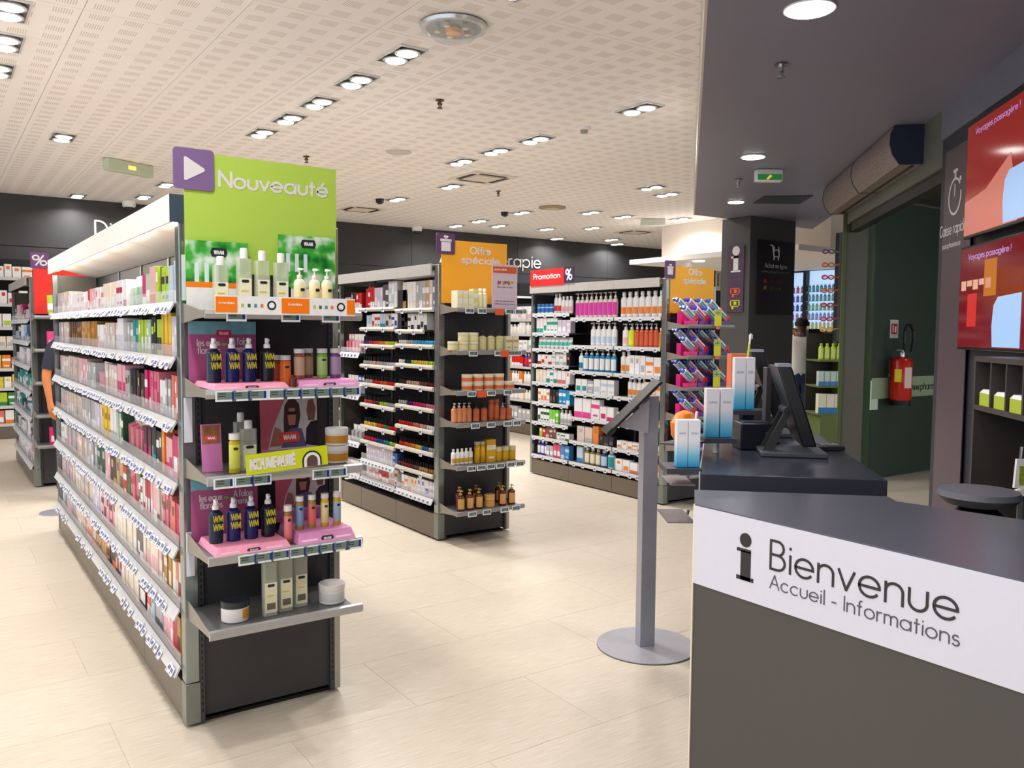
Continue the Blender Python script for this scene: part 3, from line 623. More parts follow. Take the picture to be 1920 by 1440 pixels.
def tier(px0, px1, py, D, m, dep=0.13, th=0.012, lip=0.0, front=0.03):
    a = atd(px0, py, D); b_ = atd(px1, py, D); dr = (b_-a); dr.z = 0; dr.normalize(); n = Vector((-dr.y, dr.x, 0))
    a = a-n*front; b_ = b_-n*front; z = a.z
    q = [a, b_, b_+n*(dep+front), a+n*(dep+front)]
    mb = MB().prism([(v.x, v.y) for v in q], z-th-0.001, z-0.001)
    if lip: q2 = [a, b_, b_-n*-0.004, a-n*-0.004]; mb.prism([(v.x, v.y) for v in (q[0], q[1], b_+n*0.004, a+n*0.004)], z-0.001, z+lip)
    obj('tier', mb, m, t); return a, b_, n
a, b_, n = tier(1248, 1313, 876, DA, DG, th=0.02)
tier(1318, 1378, 820, DB, DG, th=0.02)
tier(1372, 1442, 768, DC_, DG, th=0.02, dep=0.09)
a2, b2, n2 = tier(1255, 1300, 905, 3.1, LGY, th=0.004, dep=0.16)
a3, b3, n3 = tier(1249, 1300, 975, 3.1, mat((112, 104, 108), 0.4), th=0.004, dep=0.2)
for (aa, bb, nn) in ((a, b_, n), (a2, b2, n2), (a3, b3, n3)):
    q = bb+nn*0.10; obj('bracket', MB().tube((q.x-0.02, q.y, q.z-0.012), (q.x+0.10, q.y+0.10, q.z-0.012), 0.006), DG, t)
m_ = atd(1357, 822, DB); obj('short_post', MB().box(m_.x-0.008, m_.x+0.008, m_.y+0.03, m_.y+0.05, 1.0005, m_.z-0.021), WHITE, t)
m_ = atd(1408, 770, DC_); obj('short_post', MB().box(m_.x-0.02, m_.x+0.02, m_.y+0.03, m_.y+0.05, 1.0005, m_.z-0.021), DG, t)
# receipt printer below the top tier
p = atd(1412, 826, 3.62)
t = thing('receipt_printer', 'black receipt printer box on the till counter behind slim boxes', 'printer', (p.x, p.y, 1.0005), -0.6)
obj('casing', MB().box(-0.07, 0.075, -0.06, 0.08, 0, 0.115), mat((24, 26, 36), 0.35), t, bevel=0.006); obj('paper_slot', MB().box(-0.05, 0.05, -0.03, -0.02, 0.115, 0.12), DG, t)
obj('status_screen', MB().box(0.035, 0.06, -0.0615, -0.0602, 0.05, 0.08), mat((50, 80, 120), 0.3), t)
# orange carton behind
p = atd(1382, 768, 4.05)
o = tag(obj('orange_carton', MB().box(-0.045, 0.045, -0.03, 0.03, 0, 0.27), mat((226, 120, 78), 0.5), None, (p.x, p.y, p.z), -0.5), 'tall orange carton behind the highest slim boxes', 'box')
p = atd(1402, 665, 4.0)
t = thing('toothbrush', 'single toothbrush standing up above the orange carton', 'toothbrush', (p.x, p.y, p.z-0.04))
obj('handle', MB().tube((0, 0, 0), (0.01, 0, 0.09), 0.006), mat((190, 210, 80)), t); obj('head', MB().tube((0.01, 0, 0.09), (0.02, 0, 0.14), 0.005).box(0.012, 0.026, -0.006, 0.006, 0.115, 0.135), mat((235, 235, 235)), t)

# monitors: screen slab leaning, seen from its edge
def monitor(label, D, top, bot, thick, depth_s, yoke):
    """slab between two survey points; runs away along the slanted counter"""
    a = atd(*top, D); b_ = atd(*bot, D)
    t = thing('till_monitor', label, 'monitor', (b_.x, b_.y, 1.0))
    o3 = Vector((b_.x, b_.y, 1.0)); dirs = Vector((1/R2, 1/R2, 0)); side = Vector((1/R2, -1/R2, 0))
    up = (a-b_); nrm = side*thick
    q0 = [b_, b_+nrm, b_+nrm+dirs*depth_s, b_+dirs*depth_s]; q1 = [v+up for v in q0]
    obj('casing', MB().hexa([v-o3 for v in q0], [v-o3 for v in q1]), mat((10, 10, 13), 0.3), t, bevel=0.006)
    sc = [b_+nrm*1.01+up*0.06+dirs*0.02, b_+nrm*1.04+up*0.06+dirs*0.02, b_+nrm*1.04+up*0.06+dirs*(depth_s-0.02), b_+nrm*1.01+up*0.06+dirs*(depth_s-0.02)]
    obj('display', MB().hexa([v-o3 for v in sc], [v+up*0.88-o3 for v in sc]), mat((60, 90, 120), 0.15, emit=0.5, noise=0), t)
    cap = [a, a+nrm, a+nrm+dirs*0.1, a+dirs*0.1]
    obj('corner_sensor', MB().hexa([v-o3 for v in cap], [v-o3+Vector((0, 0, 0.012)) for v in cap]), mat((140, 145, 160), 0.3), t)
    # tilted stand: foot plate and two struts
    f0 = b_-side*0.16; f0.z = 1.0
    e0 = [f0, f0+side*0.26, f0+side*0.26+dirs*0.26, f0+dirs*0.26]
    obj('foot', MB().prism([(v.x-o3.x, v.y-o3.y) for v in e0], 0.0006, 0.02), mat((70, 74, 82), 0.35), t, bevel=0.004)
    m0 = f0+side*0.015+dirs*0.05; m0.z = 1.02; m1 = b_+up*0.42+dirs*0.08-side*0.005
    for dd in (0.0, 0.13):
        mb = MB(); w0 = side*0.04
        qa = [m0+dirs*dd, m0+dirs*dd+w0, m0+dirs*(dd+0.02)+w0, m0+dirs*(dd+0.02)]; qb = [m1+dirs*dd-w0*0.3, m1+dirs*dd+w0*0.3, m1+dirs*(dd+0.02)+w0*0.3, m1+dirs*(dd+0.02)-w0*0.3]
        mb.hexa([v-o3 for v in qa], [v-o3 for v in qb]); obj('strut', mb, mat((12, 12, 15), 0.4), t)
    obj('hinge', MB().tube(m1-o3, m1+dirs*0.16-o3, 0.018, 12), mat((40, 42, 48), 0.35), t)
monitor('nearer black till monitor leaning on its stand, seen edge-on', 3.35, (1458, 688), (1505, 838), 0.055, 0.30, 0)
monitor('farther black till monitor behind the slim boxes', 4.0, (1408, 660), (1450, 785), 0.06, 0.26, 0)
p = atd(1437, 765, 3.75)
t = thing('card_reader_stand', 'upright grey pole display between the two till monitors', 'customer display', (p.x, p.y, 1.0005))
obj('post', MB().box(-0.018, 0.018, -0.01, 0.01, 0, atd(1437, 688, 3.75).z-1.0), mat((100, 96, 98), 0.35, 0.3), t, bevel=0.003); obj('foot', MB().box(-0.05, 0.05, -0.04, 0.04, 0, 0.012), DG, t)
p = atd(1545, 842, 3.6)
t = thing('keypad', 'small dark payment keypad beside the nearer monitor', 'keypad', (p.x+0.02, p.y, 1.0006), -0.6)
obj('pad', MB().box(-0.05, 0.06, -0.05, 0.05, 0, 0.02), mat((46, 44, 48), 0.4), t, bevel=0.004)
for i in range(3):
    for j in range(3): obj('key', MB().box(-0.035+i*0.028, -0.015+i*0.028, -0.035+j*0.026, -0.017+j*0.026, 0.02, 0.024), mat((120, 120, 125)), t)
# orange bag beside the low tier
p = atd(1283, 800, 3.4)
bm_ = MB().lathe([(0.05, 0), (0.075, 0.03), (0.08, 0.08), (0.05, 0.115), (0.015, 0.125)], 16, 0, 0, 0, 1.0, 0.6)
o = tag(obj('orange_pouch', bm_, mat((245, 130, 20), 0.45, noise=0.08, nscale=20), None, (p.x, p.y, p.z-0.06), 0.3), 'bright orange pouch with white strap behind the front slim boxes', 'pouch')
obj('strap', MB().tube((-0.01, -0.045, 0.03), (0.01, -0.05, 0.125), 0.006), WHITE, o)
obj('stand_shelf', MB().box(-0.09, 0.09, -0.06, 0.06, -0.008, -0.001), DG, o)

# ------------------------------------------------------------------ lectern by the counter
SIL = mat((160, 162, 172), 0.35, 0.35)
t = thing('lectern', 'silver floor lectern with slanted black frame on a round plate', 'lectern', (2.775, 2.855, 0), 0)
obj('foot_plate', MB().lathe([(0.235, 0.0), (0.235, 0.008)], 48), mat((178, 178, 186), 0.3, 0.3), t); obj('rubber_rim', MB().lathe([(0.236, 0.0), (0.236, 0.003)], 48), BLACK, t)
yawp = -0.606656
pm = MB().box(-0.045, 0.03, -0.03, 0.03, 0.0082, 1.2); pm.v[4:6]  # post
obj('post', pm, SIL, t, (0, 0, 0), yawp+0.25, bevel=0.002)
a = atd(1236, 716, 3.86); b_ = atd(1136, 814, 3.86); o3 = Vector((2.775, 2.855, 0))
dr = (b_-a); nv = Vector((0.8215, -0.57, 0)); acr = dr.normalized().cross(Vector((-0.57, -0.8215, 0))).normalized()
bk = Vector((0.55, 0.835, 0))*0.18
th_ = acr*0.014
q0 = [a-bk*0.5, b_-bk*0.5, b_+bk*0.5, a+bk*0.5]
obj('tray', MB().hexa([v-o3 for v in q0], [v+th_-o3 for v in q0]), mat((20, 20, 24), 0.4), t, bevel=0.003)
q0 = [a*0.12+b_*0.88-bk*0.5, b_-bk*0.5, b_+bk*0.5, a*0.12+b_*0.88+bk*0.5]
obj('tray_lip', MB().hexa([v-th_*0.4-o3 for v in q0][:4], [v+th_*1.2-o3 for v in q0]), mat((42, 42, 46), 0.3), t)
g0_ = atd(1218, 748, 3.86); g1_ = atd(1160, 800, 3.86); g2_ = atd(1215, 812, 3.86)
mb = MB(); f_ = Vector((0.57, 0.8215, 0))*0.004
mb.add([g0_-o3-f_, g1_-o3-f_, g2_-o3-f_, g0_-o3+f_, g1_-o3+f_, g2_-o3+f_], [(0, 1, 2), (5, 4, 3), (0, 3, 4, 1), (1, 4, 5, 2), (2, 5, 3, 0)])
obj('gusset', mb, SIL, t)

# ------------------------------------------------------------------ products
PM = {}
def cm(c, rough=0.4, **k): return mat(c, rough, noise=0.0, **k)
BADGE = mat((40, 42, 58), 0.4, noise=0)
def P_box(w, h, d, c, c2=None, style=0):
    """carton: front faces -Y, base centre at origin"""
    key = ('box', w, h, d, c, c2, style)
    if key in PM: return PM[key]
    mb = MB().box(-w/2, w/2, -d/2, d/2, 0, h, 0); y = -d/2-0.0006; c2 = c2 or (245, 245, 245)
    if style == 1: mb.box(-w*0.38, w*0.38, y, -d/2, h*0.15, h*0.5, 1)
    elif style == 2: mb.box(-w*0.5, w*0.5, y, -d/2, h*0.55, h*0.75, 1); mb.box(-w*0.3, w*0.3, y, -d/2, h*0.15, h*0.25, 1)
    elif style == 3: mb.box(-w*0.5, w*0.5, y, -d/2, 0, h*0.3, 1)
    elif style == 4: mb.box(-w*0.25, w*0.25, y, -d/2, h*0.6, h*0.85, 1)
    PM[key] = [('body', mb.mesh('carton', [cm(c, 0.35), cm(c2, 0.4)]), [])]; return PM[key]
def P_blister(w, h, d, c, c2):
    key = ('bl', w, h, d, c, c2)
    if key in PM: return PM[key]
    mb = MB().box(-w/2, w/2, 0.0, 0.003, 0, h, 0)
    mb.hexa([(-w*0.35, 0, h*0.08), (w*0.35, 0, h*0.08), (w*0.35, 0, h*0.68), (-w*0.35, 0, h*0.68)][::-1], [(-w*0.28, -d, h*0.12), (w*0.28, -d, h*0.12), (w*0.28, -d, h*0.62), (-w*0.28, -d, h*0.62)][::-1], 1)
    mb.box(-w*0.4, w*0.4, -0.0006, 0, h*0.76, h*0.92, 2)
    PM[key] = [('body', mb.mesh('blister', [cm(c, 0.3), cm(c2, 0.15), cm((245, 245, 245), 0.4)]), [])]; return PM[key]
def P_tube(w, h, c, c2, cap=(240, 240, 240)):
    key = ('tube', w, h, c, c2, cap)
    if key in PM: return PM[key]
    n = 12; mb = MB(); vs = []; lv = [(0.16, 1, 1), (0.3, 1, 0.95), (0.6, 1, 0.7), (1.0, 1.12, 0.08)]
    mb.lathe([(w*0.38, 0), (w*0.38, h*0.16)], n, 1)
    base = len(mb.v)
    for z, sx, sy in lv:
        for i in range(n):
            a = 2*PI*i/n; mb.v.append((w/2*sx*math.cos(a), w/2*sy*math.sin(a)*0.8, h*z))
    for j in range(len(lv)-1):
        for i in range(n): mb.f.append((base+j*n+i, base+j*n+(i+1) % n, base+(j+1)*n+(i+1) % n, base+(j+1)*n+i)); mb.m.append(2 if j == 1 else 0)
    mb.f.append(tuple(base+3*n+i for i in range(n))); mb.m.append(0); mb.f.append(tuple(base+i for i in range(n-1, -1, -1))); mb.m.append(0)
    PM[key] = [('body', mb.mesh('tube', [cm(c, 0.3), cm(cap, 0.35), cm(c2, 0.35)]), [])]; return PM[key]
def P_bottle(w, h, c, lab, cap, kind='cap', oval=0.7, clear=False, rough=0.25, capm=None, badge=False):
    """bottle with label band; kind: cap, pump, spray, disc, tall"""
    key = ('bo', w, h, c, lab, cap, kind, oval, clear, badge)
    if key in PM: return PM[key]
    n = 16; R_ = w/2
    if kind in ('pump', 'spray'): sh, nk = 0.68, 0.76
    elif kind == 'tall': sh, nk = 0.80, 0.84
    else: sh, nk = 0.74, 0.84
    prof = [(R_*0.9, 0), (R_, h*0.02), (R_, h*0.12), (R_*1.004, h*0.121), (R_*1.004, h*(sh-0.08)), (R_, h*(sh-0.079)), (R_, h*(sh-0.02)), (R_*0.8, h*(sh+0.03)), (R_*0.38, h*nk)]
    mi = [0, 0, 1, 1, 1, 0, 0, 0]
    if kind != 'tall' and w > 0.028 and not badge:
        lo, hi = (0.13, 0.40) if sum(c) > 690 else (0.10, sh-0.08)
        prof = [(R_*0.9, 0), (R_, h*0.02), (R_, h*lo), (R_, h*hi), (R_, h*(sh-0.02)), (R_*0.8, h*(sh+0.03)), (R_*0.38, h*nk)]; mi = [0]*6
    mb = MB().lathe(prof, n, mi, sy=oval)
    if len(mi) == 6:
        for q_ in range(n):
            a_ = 2*PI*(q_+0.5)/n
            if math.sin(a_) < -0.3: mb.m[2*n+q_] = 1
    bm0 = cm(c, 0.12 if clear else rough, alpha=0.55 if clear else 1.0)
    mats = [bm0, cm(lab, 0.4)]
    if badge:
        yb = -R_*1.004*oval-0.0006; hz = h*(sh-0.18)
        mb.add([(x*R_, yb, hz+z*h) for x, z in ((-0.45, 0), (-0.3, 0.035), (0.3, 0.035), (0.45, 0), (0.3, -0.035), (-0.3, -0.035))], [(5, 4, 3, 2, 1, 0)], 2); mats.append(BADGE)
    body = mb.mesh('bottle', mats)
    cp = MB(); cc = capm or cm(cap, 0.3)
    if kind == 'cap': cp.lathe([(R_*0.5, h*0.845), (R_*0.48, h)], 14); nm = 'cap'
    elif kind == 'tall': cp.lathe([(R_*0.98, h*0.845), (R_*0.98, h)], 16); nm = 'cap'
    elif kind == 'disc': cp.lathe([(R_*0.75, h*0.845), (R_*0.72, h*0.97), (R_*0.6, h)], 14); nm = 'cap'
    elif kind == 'pump':
        cp.lathe([(R_*0.42, h*0.765), (R_*0.42, h*0.84), (R_*0.14, h*0.845), (R_*0.14, h*0.94), (R_*0.34, h*0.945), (R_*0.3, h)], 12); cp.box(-R_*0.14, R_*0.14, -R_*1.0, 0, h*0.95, h*0.985); nm = 'pump'
    else:
        cp.lathe([(R_*0.5, h*0.765), (R_*0.46, h*0.85), (R_*0.3, h*0.87), (R_*0.3, h*0.985), (R_*0.2, h)], 14); cp.box(-R_*0.16, R_*0.16, -R_*0.55, 0, h*0.93, h*0.965); nm = 'sprayer'
    PM[key] = [('body', body, [(nm, cp.mesh(nm, [cc]))])]; return PM[key]
def P_square(w, h, c, lab, cap):
    key = ('sq', w, h, c, lab, cap)
    if key in PM: return PM[key]
    d = w*0.62; e = w*0.12; hb = h*0.83
    oc = [(-w/2+e, -d/2), (w/2-e, -d/2), (w/2, -d/2+e), (w/2, d/2-e), (w/2-e, d/2), (-w/2+e, d/2), (-w/2, d/2-e), (-w/2, -d/2+e)]
    mb = MB().prism(oc, 0, hb); mb.box(-w*0.42, w*0.42, -d/2-0.0008, -d/2, h*0.05, hb*0.62, 1)
    yb = -d/2-0.0014
    mb.add([(x*w, yb, h*0.47+z*w) for x, z in ((-0.28, 0), (-0.2, 0.10), (0.2, 0.10), (0.28, 0), (0.2, -0.10), (-0.2, -0.10))], [(5, 4, 3, 2, 1, 0)], 2)
    mb.box(-w*0.3, w*0.2, yb, -d/2-0.0008, h*0.3, h*0.325, 3); mb.box(-w*0.3, w*0.3, yb, -d/2-0.0008, h*0.10, h*0.2, 4)
    body = mb.mesh('bottle', [cm(c, 0.1, alpha=0.5), cm(lab, 0.4), BADGE, cm((224, 190, 90)), cm((110, 100, 90))])
    cp = MB().lathe([(w*0.26, hb), (w*0.26, h*0.97), (w*0.22, h)], 16); PM[key] = [('body', body, [('cap', cp.mesh('cap', [cm(cap, 0.3)]))])]; return PM[key]
def P_jar(w, h, c, lab, lid):
    key = ('jar', w, h, c, lab, lid)
    if key in PM: return PM[key]
    R_ = w/2
    b_ = MB().lathe([(R_*0.92, 0), (R_*0.97, h*0.04), (R_*0.97, h*0.14), (R_*0.975, h*0.141), (R_*0.975, h*0.58), (R_*0.97, h*0.581), (R_*0.97, h*0.68)], 18, [0, 0, 1, 1, 1, 0]).mesh('jar', [cm(c, 0.3), cm(lab, 0.4)])
    l_ = MB().lathe([(R_, h*0.69), (R_, h*0.97), (R_*0.95, h)], 18).mesh('lid', [cm(lid, 0.25, metal=0.0)])
    PM[key] = [('body', b_, [('lid', l_)])]; return PM[key]
def P_polish(c):
    key = ('np', c)
    if key in PM: return PM[key]
    mb = MB().lathe([(0.011, 0), (0.0125, 0.003), (0.0125, 0.024), (0.006, 0.031)], 8, 0); mb.lathe([(0.0075, 0.031), (0.0065, 0.066)], 8, 1)
    PM[key] = [('body', mb.mesh('polish', [cm(c, 0.15), cm((16, 16, 18), 0.3)]), [])]; return PM[key]
def P_brush(a=(60, 80, 190), b_=(230, 60, 140), c=(20, 140, 110), base=0.03):
    """toothbrush in a clear-fronted sleeve leaning back over its carton base"""
    key = ('tb', a, b_, c, base)
    if key in PM: return PM[key]
    mb = MB()
    q = MB().box(-0.022, 0.022, -0.024, 0.024, 0.0, 0.15, 0); q.box(-0.0225, 0.0225, -0.0246, -0.024, 0.0, 0.035, 2); q.box(-0.008, 0.008, -0.0252, -0.024, 0.035, 0.145, 3); q.box(-0.0225, -0.013, -0.0246, -0.024, 0.035, 0.15, 1)
    q.box(-0.014, 0.012, -0.016, 0.016, 0.15, 0.175, 1); q.box(-0.024, -0.012, -0.010, 0.010, 0.172, 0.2, 1)
    mb.join(q, Matrix.Translation((0.085, 0, base+0.012)) @ Matrix.Rotation(math.radians(-54), 4, 'Y'))
    mb.box(-0.012, 0.105, -0.025, 0.025, 0, base, 4); mb.box(0.02, 0.026, -0.0256, -0.025, 0, base, 2)
    mb.box(0.095, 0.105, -0.025, 0.025, base, base+0.05, 2)
    PM[key] = [('body', mb.mesh('toothbrush_pack', [cm((225, 228, 240), 0.25), cm(a, 0.25), cm((215, 40, 60), 0.3), cm(c, 0.3), cm(b_, 0.3)]), [])]; return PM[key]

NPLACED = 0
def place(proto, name, loc, rz, label, cat, group=None, tilt=0.0, scale=None):
    global NPLACED
    _, me, kids = proto[0]
    o = bpy.data.objects.new(name, me); C.objects.link(o); o.location = loc; o.rotation_euler = (0, tilt, rz)
    if scale: o.scale = scale
    o['label'] = label; o['category'] = cat
    if group: o['group'] = group
    for kn, km in kids:
        k = bpy.data.objects.new(kn, km); C.objects.link(k); k.parent = o
    NPLACED += 1
    return o

# ------------------------------------------------------------------ price tags
tg = MB().box(-0.034, 0.034, -0.004, 0.0, -0.018, 0.018, 0).box(-0.029, 0.020, -0.0046, -0.004, -0.011, 0.014, 1).box(0.020, 0.029, -0.0046, -0.004, -0.011, 0.014, 2)
for zz in (0.008, 0.0): tg.box(-0.024, 0.0, -0.005, -0.0046, zz-0.001, zz+0.002, 3)
TAG = tg.mesh('price_tag', [mat((235, 238, 242), 0.35, noise=0), mat((112, 130, 122), 0.3, noise=0), mat((30, 50, 130), 0.3, noise=0), mat((40, 50, 50), 0.5, noise=0)])
tg = MB().box(-0.02, 0.02, -0.003, 0.0, -0.016, 0.016, 0).box(-0.015, 0.015, -0.0035, -0.003, -0.004, 0.010, 1).box(-0.015, 0.0, -0.0035, -0.003, -0.012, -0.008, 1)
SMALL = tg.mesh('price_tag', [mat((232, 234, 240), 0.35, noise=0), mat((92, 104, 150), 0.4, noise=0)])

# ------------------------------------------------------------------ shelving units
def end_shelf(root, x0, x1, yb, depth, z, tags, m=None, lipc=None):
    """shelf standing out toward the camera (-Y), with brackets and rounded lip"""
    m = m or SHELFGREY
    sh = obj('shelf', MB().box(x0+0.004, x1-0.004, -depth, 0, -0.014, -0.001), m, root, (0, yb, z))
    obj('shelf_lip', MB().extr([(-depth, 0.004), (-depth-0.012, 0.0), (-depth-0.016, -0.014), (-depth-0.010, -0.028), (-depth, -0.03)], x0-0.004, x1+0.03, 'x').xf(Matrix.Identity(4)), lipc or mat((150, 150, 150), 0.3, 0.4), sh)
    for s_, xx in ((0, x0), (1, x1-0.003)):
        obj('bracket', MB().extr([(0, 0.03), (0, -0.045), (-depth*0.6, -0.03), (-depth, -0.025), (-depth, -0.002), (-depth*0.8, 0.0)][::-1], xx, xx+0.003, 'x'), mat((150, 142, 132), 0.4, 0.3), sh)
    for tx in tags: link('price_tag', TAG, sh, (tx, -depth-0.0165, -0.02))
    return sh
def unit(name, label, x0, y0, length, w=0.61, H=1.965, side_shelves=(), canopy='grey', bays=(), group=None, end_col=None, endpanel=True, back_z=0.16):
    """double-sided gondola; local origin at the near left foot"""
    t = thing(name, label, 'shelving unit', (x0, y0, 0), 0, group)
    xc = w/2
    edges = [0.06]+list(bays)+[length]
    for i in range(len(edges)-1):
        a, b_ = edges[i], edges[i+1]
        obj('plinth_panel', MB().box(0.0, 0.012, a+0.002, b_-0.002, 0.012, back_z), PLINTH, t)
        obj('plinth_panel', MB().box(w-0.012, w, a+0.002, b_-0.002, 0.012, back_z), PLINTH, t)
        obj('back_panel', MB().box(xc-0.012, xc+0.012, a+0.012, b_-0.012, back_z, H-0.06), mat((40, 40, 44), 0.55), t)
        obj('upright', MB().box(xc-0.02, xc+0.02, b_-0.012, b_+0.012 if i < len(edges)-2 else b_, 0.0, H-0.06), SHELFGREY, t)
    obj('far_end_panel', MB().box(0.0, xc-0.013, length-0.012, length, back_z+0.012, H-0.09), mat((92, 88, 84), 0.45), t)
    obj('corner_profile', MB().box(-0.004, 0.026, length-0.03, length+0.002, 0.012, H-0.09), ALU, t)
    obj('base_deck', MB().box(0.013, w-0.013, 0.06, length, back_z-0.03, back_z-0.002), SHELFGREY, t)
    obj('foot_recess', MB().box(0.03, w-0.03, 0.03, length-0.02, 0.0, 0.012), BLACK, t)
    # end face: chrome corner profile, slotted uprights, dark panel
    obj('corner_profile', MB().box(0.0, 0.05, 0.0, 0.058, back_z+0.01, H-0.005), ALU, t, bevel=0.003)
    obj('corner_foot', MB().box(-0.002, 0.052, -0.002, 0.06, 0.012, back_z+0.008), mat((128, 134, 128), 0.3, 0.5), t, bevel=0.002)
    obj('corner_profile', MB().box(w-0.022, w+0.004, 0.0, 0.058, 0.012, H-0.06), mat((170, 168, 158), 0.25, 0.4), t, bevel=0.003)
    ph = H-0.26 if canopy != 'none' else H
    obj('end_panel', MB().box(0.07, w-0.04, 0.014, 0.028, 0.03, ph), PANEL, t)
    for xx in (0.05, w-0.04):
        up = obj('slotted_upright', MB().box(xx, xx+0.018, 0.0, 0.014, 0.012, ph+0.02), mat((72, 74, 78), 0.35, 0.4), t)
        sl = MB()
        for k in range(int((ph-0.05)/0.025)): sl.box(xx+0.006, xx+0.012, -0.0006, 0.0, 0.05+k*0.025, 0.065+k*0.025)
        obj('slots', sl, BLACK, up, kind='stuff')
    # canopy band on top
    if canopy == 'white':
        cw = mat((236, 232, 226), 0.5, noise=0.01); n_ = 6; L = length/n_
        for i in range(n_):
            obj('canopy_fascia', MB().box(-0.03, -0.018, i*L+0.0015, (i+1)*L-0.0015, H-0.085, H+0.015), cw, t)
            obj('canopy_underside', MB().hexa([(-0.018, i*L+0.002, H-0.03), (xc-0.02, i*L+0.002, H-0.10), (xc-0.02, (i+1)*L-0.002, H-0.10), (-0.018, (i+1)*L-0.002, H-0.03)], [(-0.018, i*L+0.002, H-0.02), (xc-0.02, i*L+0.002, H-0.02), (xc-0.02, (i+1)*L-0.002, H-0.02), (-0.018, (i+1)*L-0.002, H-0.02)]), cw, t)
            ls = obj('light_strip', MB().box(0.0, 0.03, i*L+0.06, (i+1)*L-0.06, H-0.062, H-0.05), mat((255, 248, 235), emit=22, noise=0), t)
        obj('canopy_end', MB().box(-0.03, 0.052, -0.002, -0.0, H-0.085, H+0.015), mat((88, 108, 120), 0.2, 0.5), t)
    elif canopy == 'grey':
        cw = mat((176, 172, 168), 0.4, 0.1); n_ = max(2, round(length/0.64)); L = length/n_
        for sx in (-0.03, w+0.018):
            for i in range(n_): obj('canopy_fascia', MB().box(sx, sx+0.012, i*L+0.0015+0.058*(i == 0), (i+1)*L-0.0015, H-0.08, H), cw, t)
        obj('canopy_top', MB().box(-0.018, w+0.018, 0.06, length, H-0.012, H-0.004), cw, t)
    # shelves on the left face
    for (z, a, b_, kind) in side_shelves:
        sh = obj('shelf', MB().box(0.0, xc-0.02, 0.0, b_-a-0.004, -0.012, -0.001), mat((92, 92, 94), 0.4, 0.2), t, (0, a+0.002, z))
        if kind == 'tag':
            obj('price_rail', MB().extr([(-0.002, -0.0), (-0.022, -0.038), (-0.028, -0.036), (-0.006, 0.006)][::-1], 0.0, b_-a-0.004, 'y'), RAILW, sh)
            obj('clear_guard', MB().box(-0.004, -0.002, 0, b_-a-0.004, 0.006, 0.05), CLEAR, sh)
        elif kind == 'tube':
            obj('price_rail', MB().extr([(0, 0.004), (-0.016, 0.0), (-0.02, -0.012), (-0.014, -0.026), (0, -0.028)][::-1], 0.0, b_-a-0.004, 'y'), mat((205, 200, 190), 0.3, 0.2), sh)
        else:
            obj('price_rail', MB().box(-0.006, 0.0, 0, b_-a-0.004, -0.03, 0.004), RAILW, sh)
    return t
def side_tags(t, shelf_idx, ys, mesh=SMALL, off=-0.012, tilt=0.5, z=-0.022):
    sh = [c for c in t.children if c.name.split('.')[0] == 'shelf'][shelf_idx]
    for y in ys:
        o = link('price_tag', mesh, sh, (off-0.016, y-sh.location.y, z)); o.rotation_euler = (0, tilt*0, -PI/2)
        o.rotation_euler = Matrix.Rotation(0, 3, 'Z').to_euler(); o.location.z = z+random.uniform(-0.006, 0.004); tilt = random.uniform(0.25, 0.75); o.rotation_euler = ((Matrix.Rotation(tilt, 3, 'Y') @ Matrix.Rotation(-PI/2, 3, 'Z')).to_euler())
ORD = ['top', 'second', 'third', 'fourth', 'fifth', 'sixth', 'seventh', 'eighth', 'ninth']

# ===== the nearest gondola
g1_bays = [0.75, 1.45, 2.15, 2.85]
zs1 = [1.592, 1.387, 1.150, 0.915, 0.672, 0.435, 0.215]
G1 = unit('gondola_shelving', 'nearest shelving unit with lit white canopy and green end sign', 0.75, 3.2, 3.75, side_shelves=[(z, 0.06, 3.74, 'tag') for z in zs1], canopy='white', bays=g1_bays)
for i in range(7):
    ys = [0.09+0.058*k+random.uniform(-0.012, 0.012) for k in range(62)]
    ys = [y for y in ys if y < 3.7 and random.random() < (0.72 if i < 6 else 0.45)][:41]
    side_tags(G1, i, ys, tilt=0.45)
for zz in (1.60, 1.08, 0.58):      # white plates on the corner profile
    obj('white_plate', MB().box(0.008, 0.036, -0.006, -0.0005, zz, zz+0.165), mat((225, 228, 238), 0.4), G1)
obj('clear_side_sheet', MB().box(-0.0, 0.27, 0.0585, 0.0605, 0.2, 1.88), mat((225, 232, 235), 0.1, alpha=0.10, noise=0), G1)
obj('dark_backing', MB().box(0.09, 0.29, 0.048, 0.056, 0.2, 1.8), PANEL, G1)

# colour runs for the long side, near to far: (kind, colour, second colour, count, width, height)
W_, LIL, CRM, PNK, ROS, MAG, CRI, PLM = (238, 238, 240), (214, 206, 226), (236, 224, 206), (232, 178, 188), (214, 120, 140), (200, 40, 110), (178, 30, 60), (84, 34, 60)
BRN, DBR, TAN, GLD, YEL, ORG, LIM, GRN_, DGN = (110, 80, 66), (60, 46, 42), (200, 160, 110), (176, 132, 50), (232, 200, 60), (232, 130, 50), (176, 206, 60), (60, 130, 70), (26, 80, 56)
GRY, DGR, BLK, LBL, TEA, COR, RED, LGN, PBG = (180, 180, 184), (90, 92, 98), (34, 34, 40), (184, 208, 226), (30, 150, 150), (226, 120, 104), (205, 40, 40), (176, 204, 180), (216, 200, 190)
CN = {W_: 'white', LIL: 'lilac', CRM: 'cream', PNK: 'pale pink', ROS: 'rose', MAG: 'magenta', CRI: 'crimson', PLM: 'plum', BRN: 'brown', DBR: 'dark brown', TAN: 'tan', GLD: 'gold', YEL: 'yellow', ORG: 'orange',
      LIM: 'lime', GRN_: 'green', DGN: 'dark green', GRY: 'grey', DGR: 'dark grey', BLK: 'black', LBL: 'pale blue', TEA: 'teal', COR: 'coral', RED: 'red', LGN: 'pale green', PBG: 'beige'}
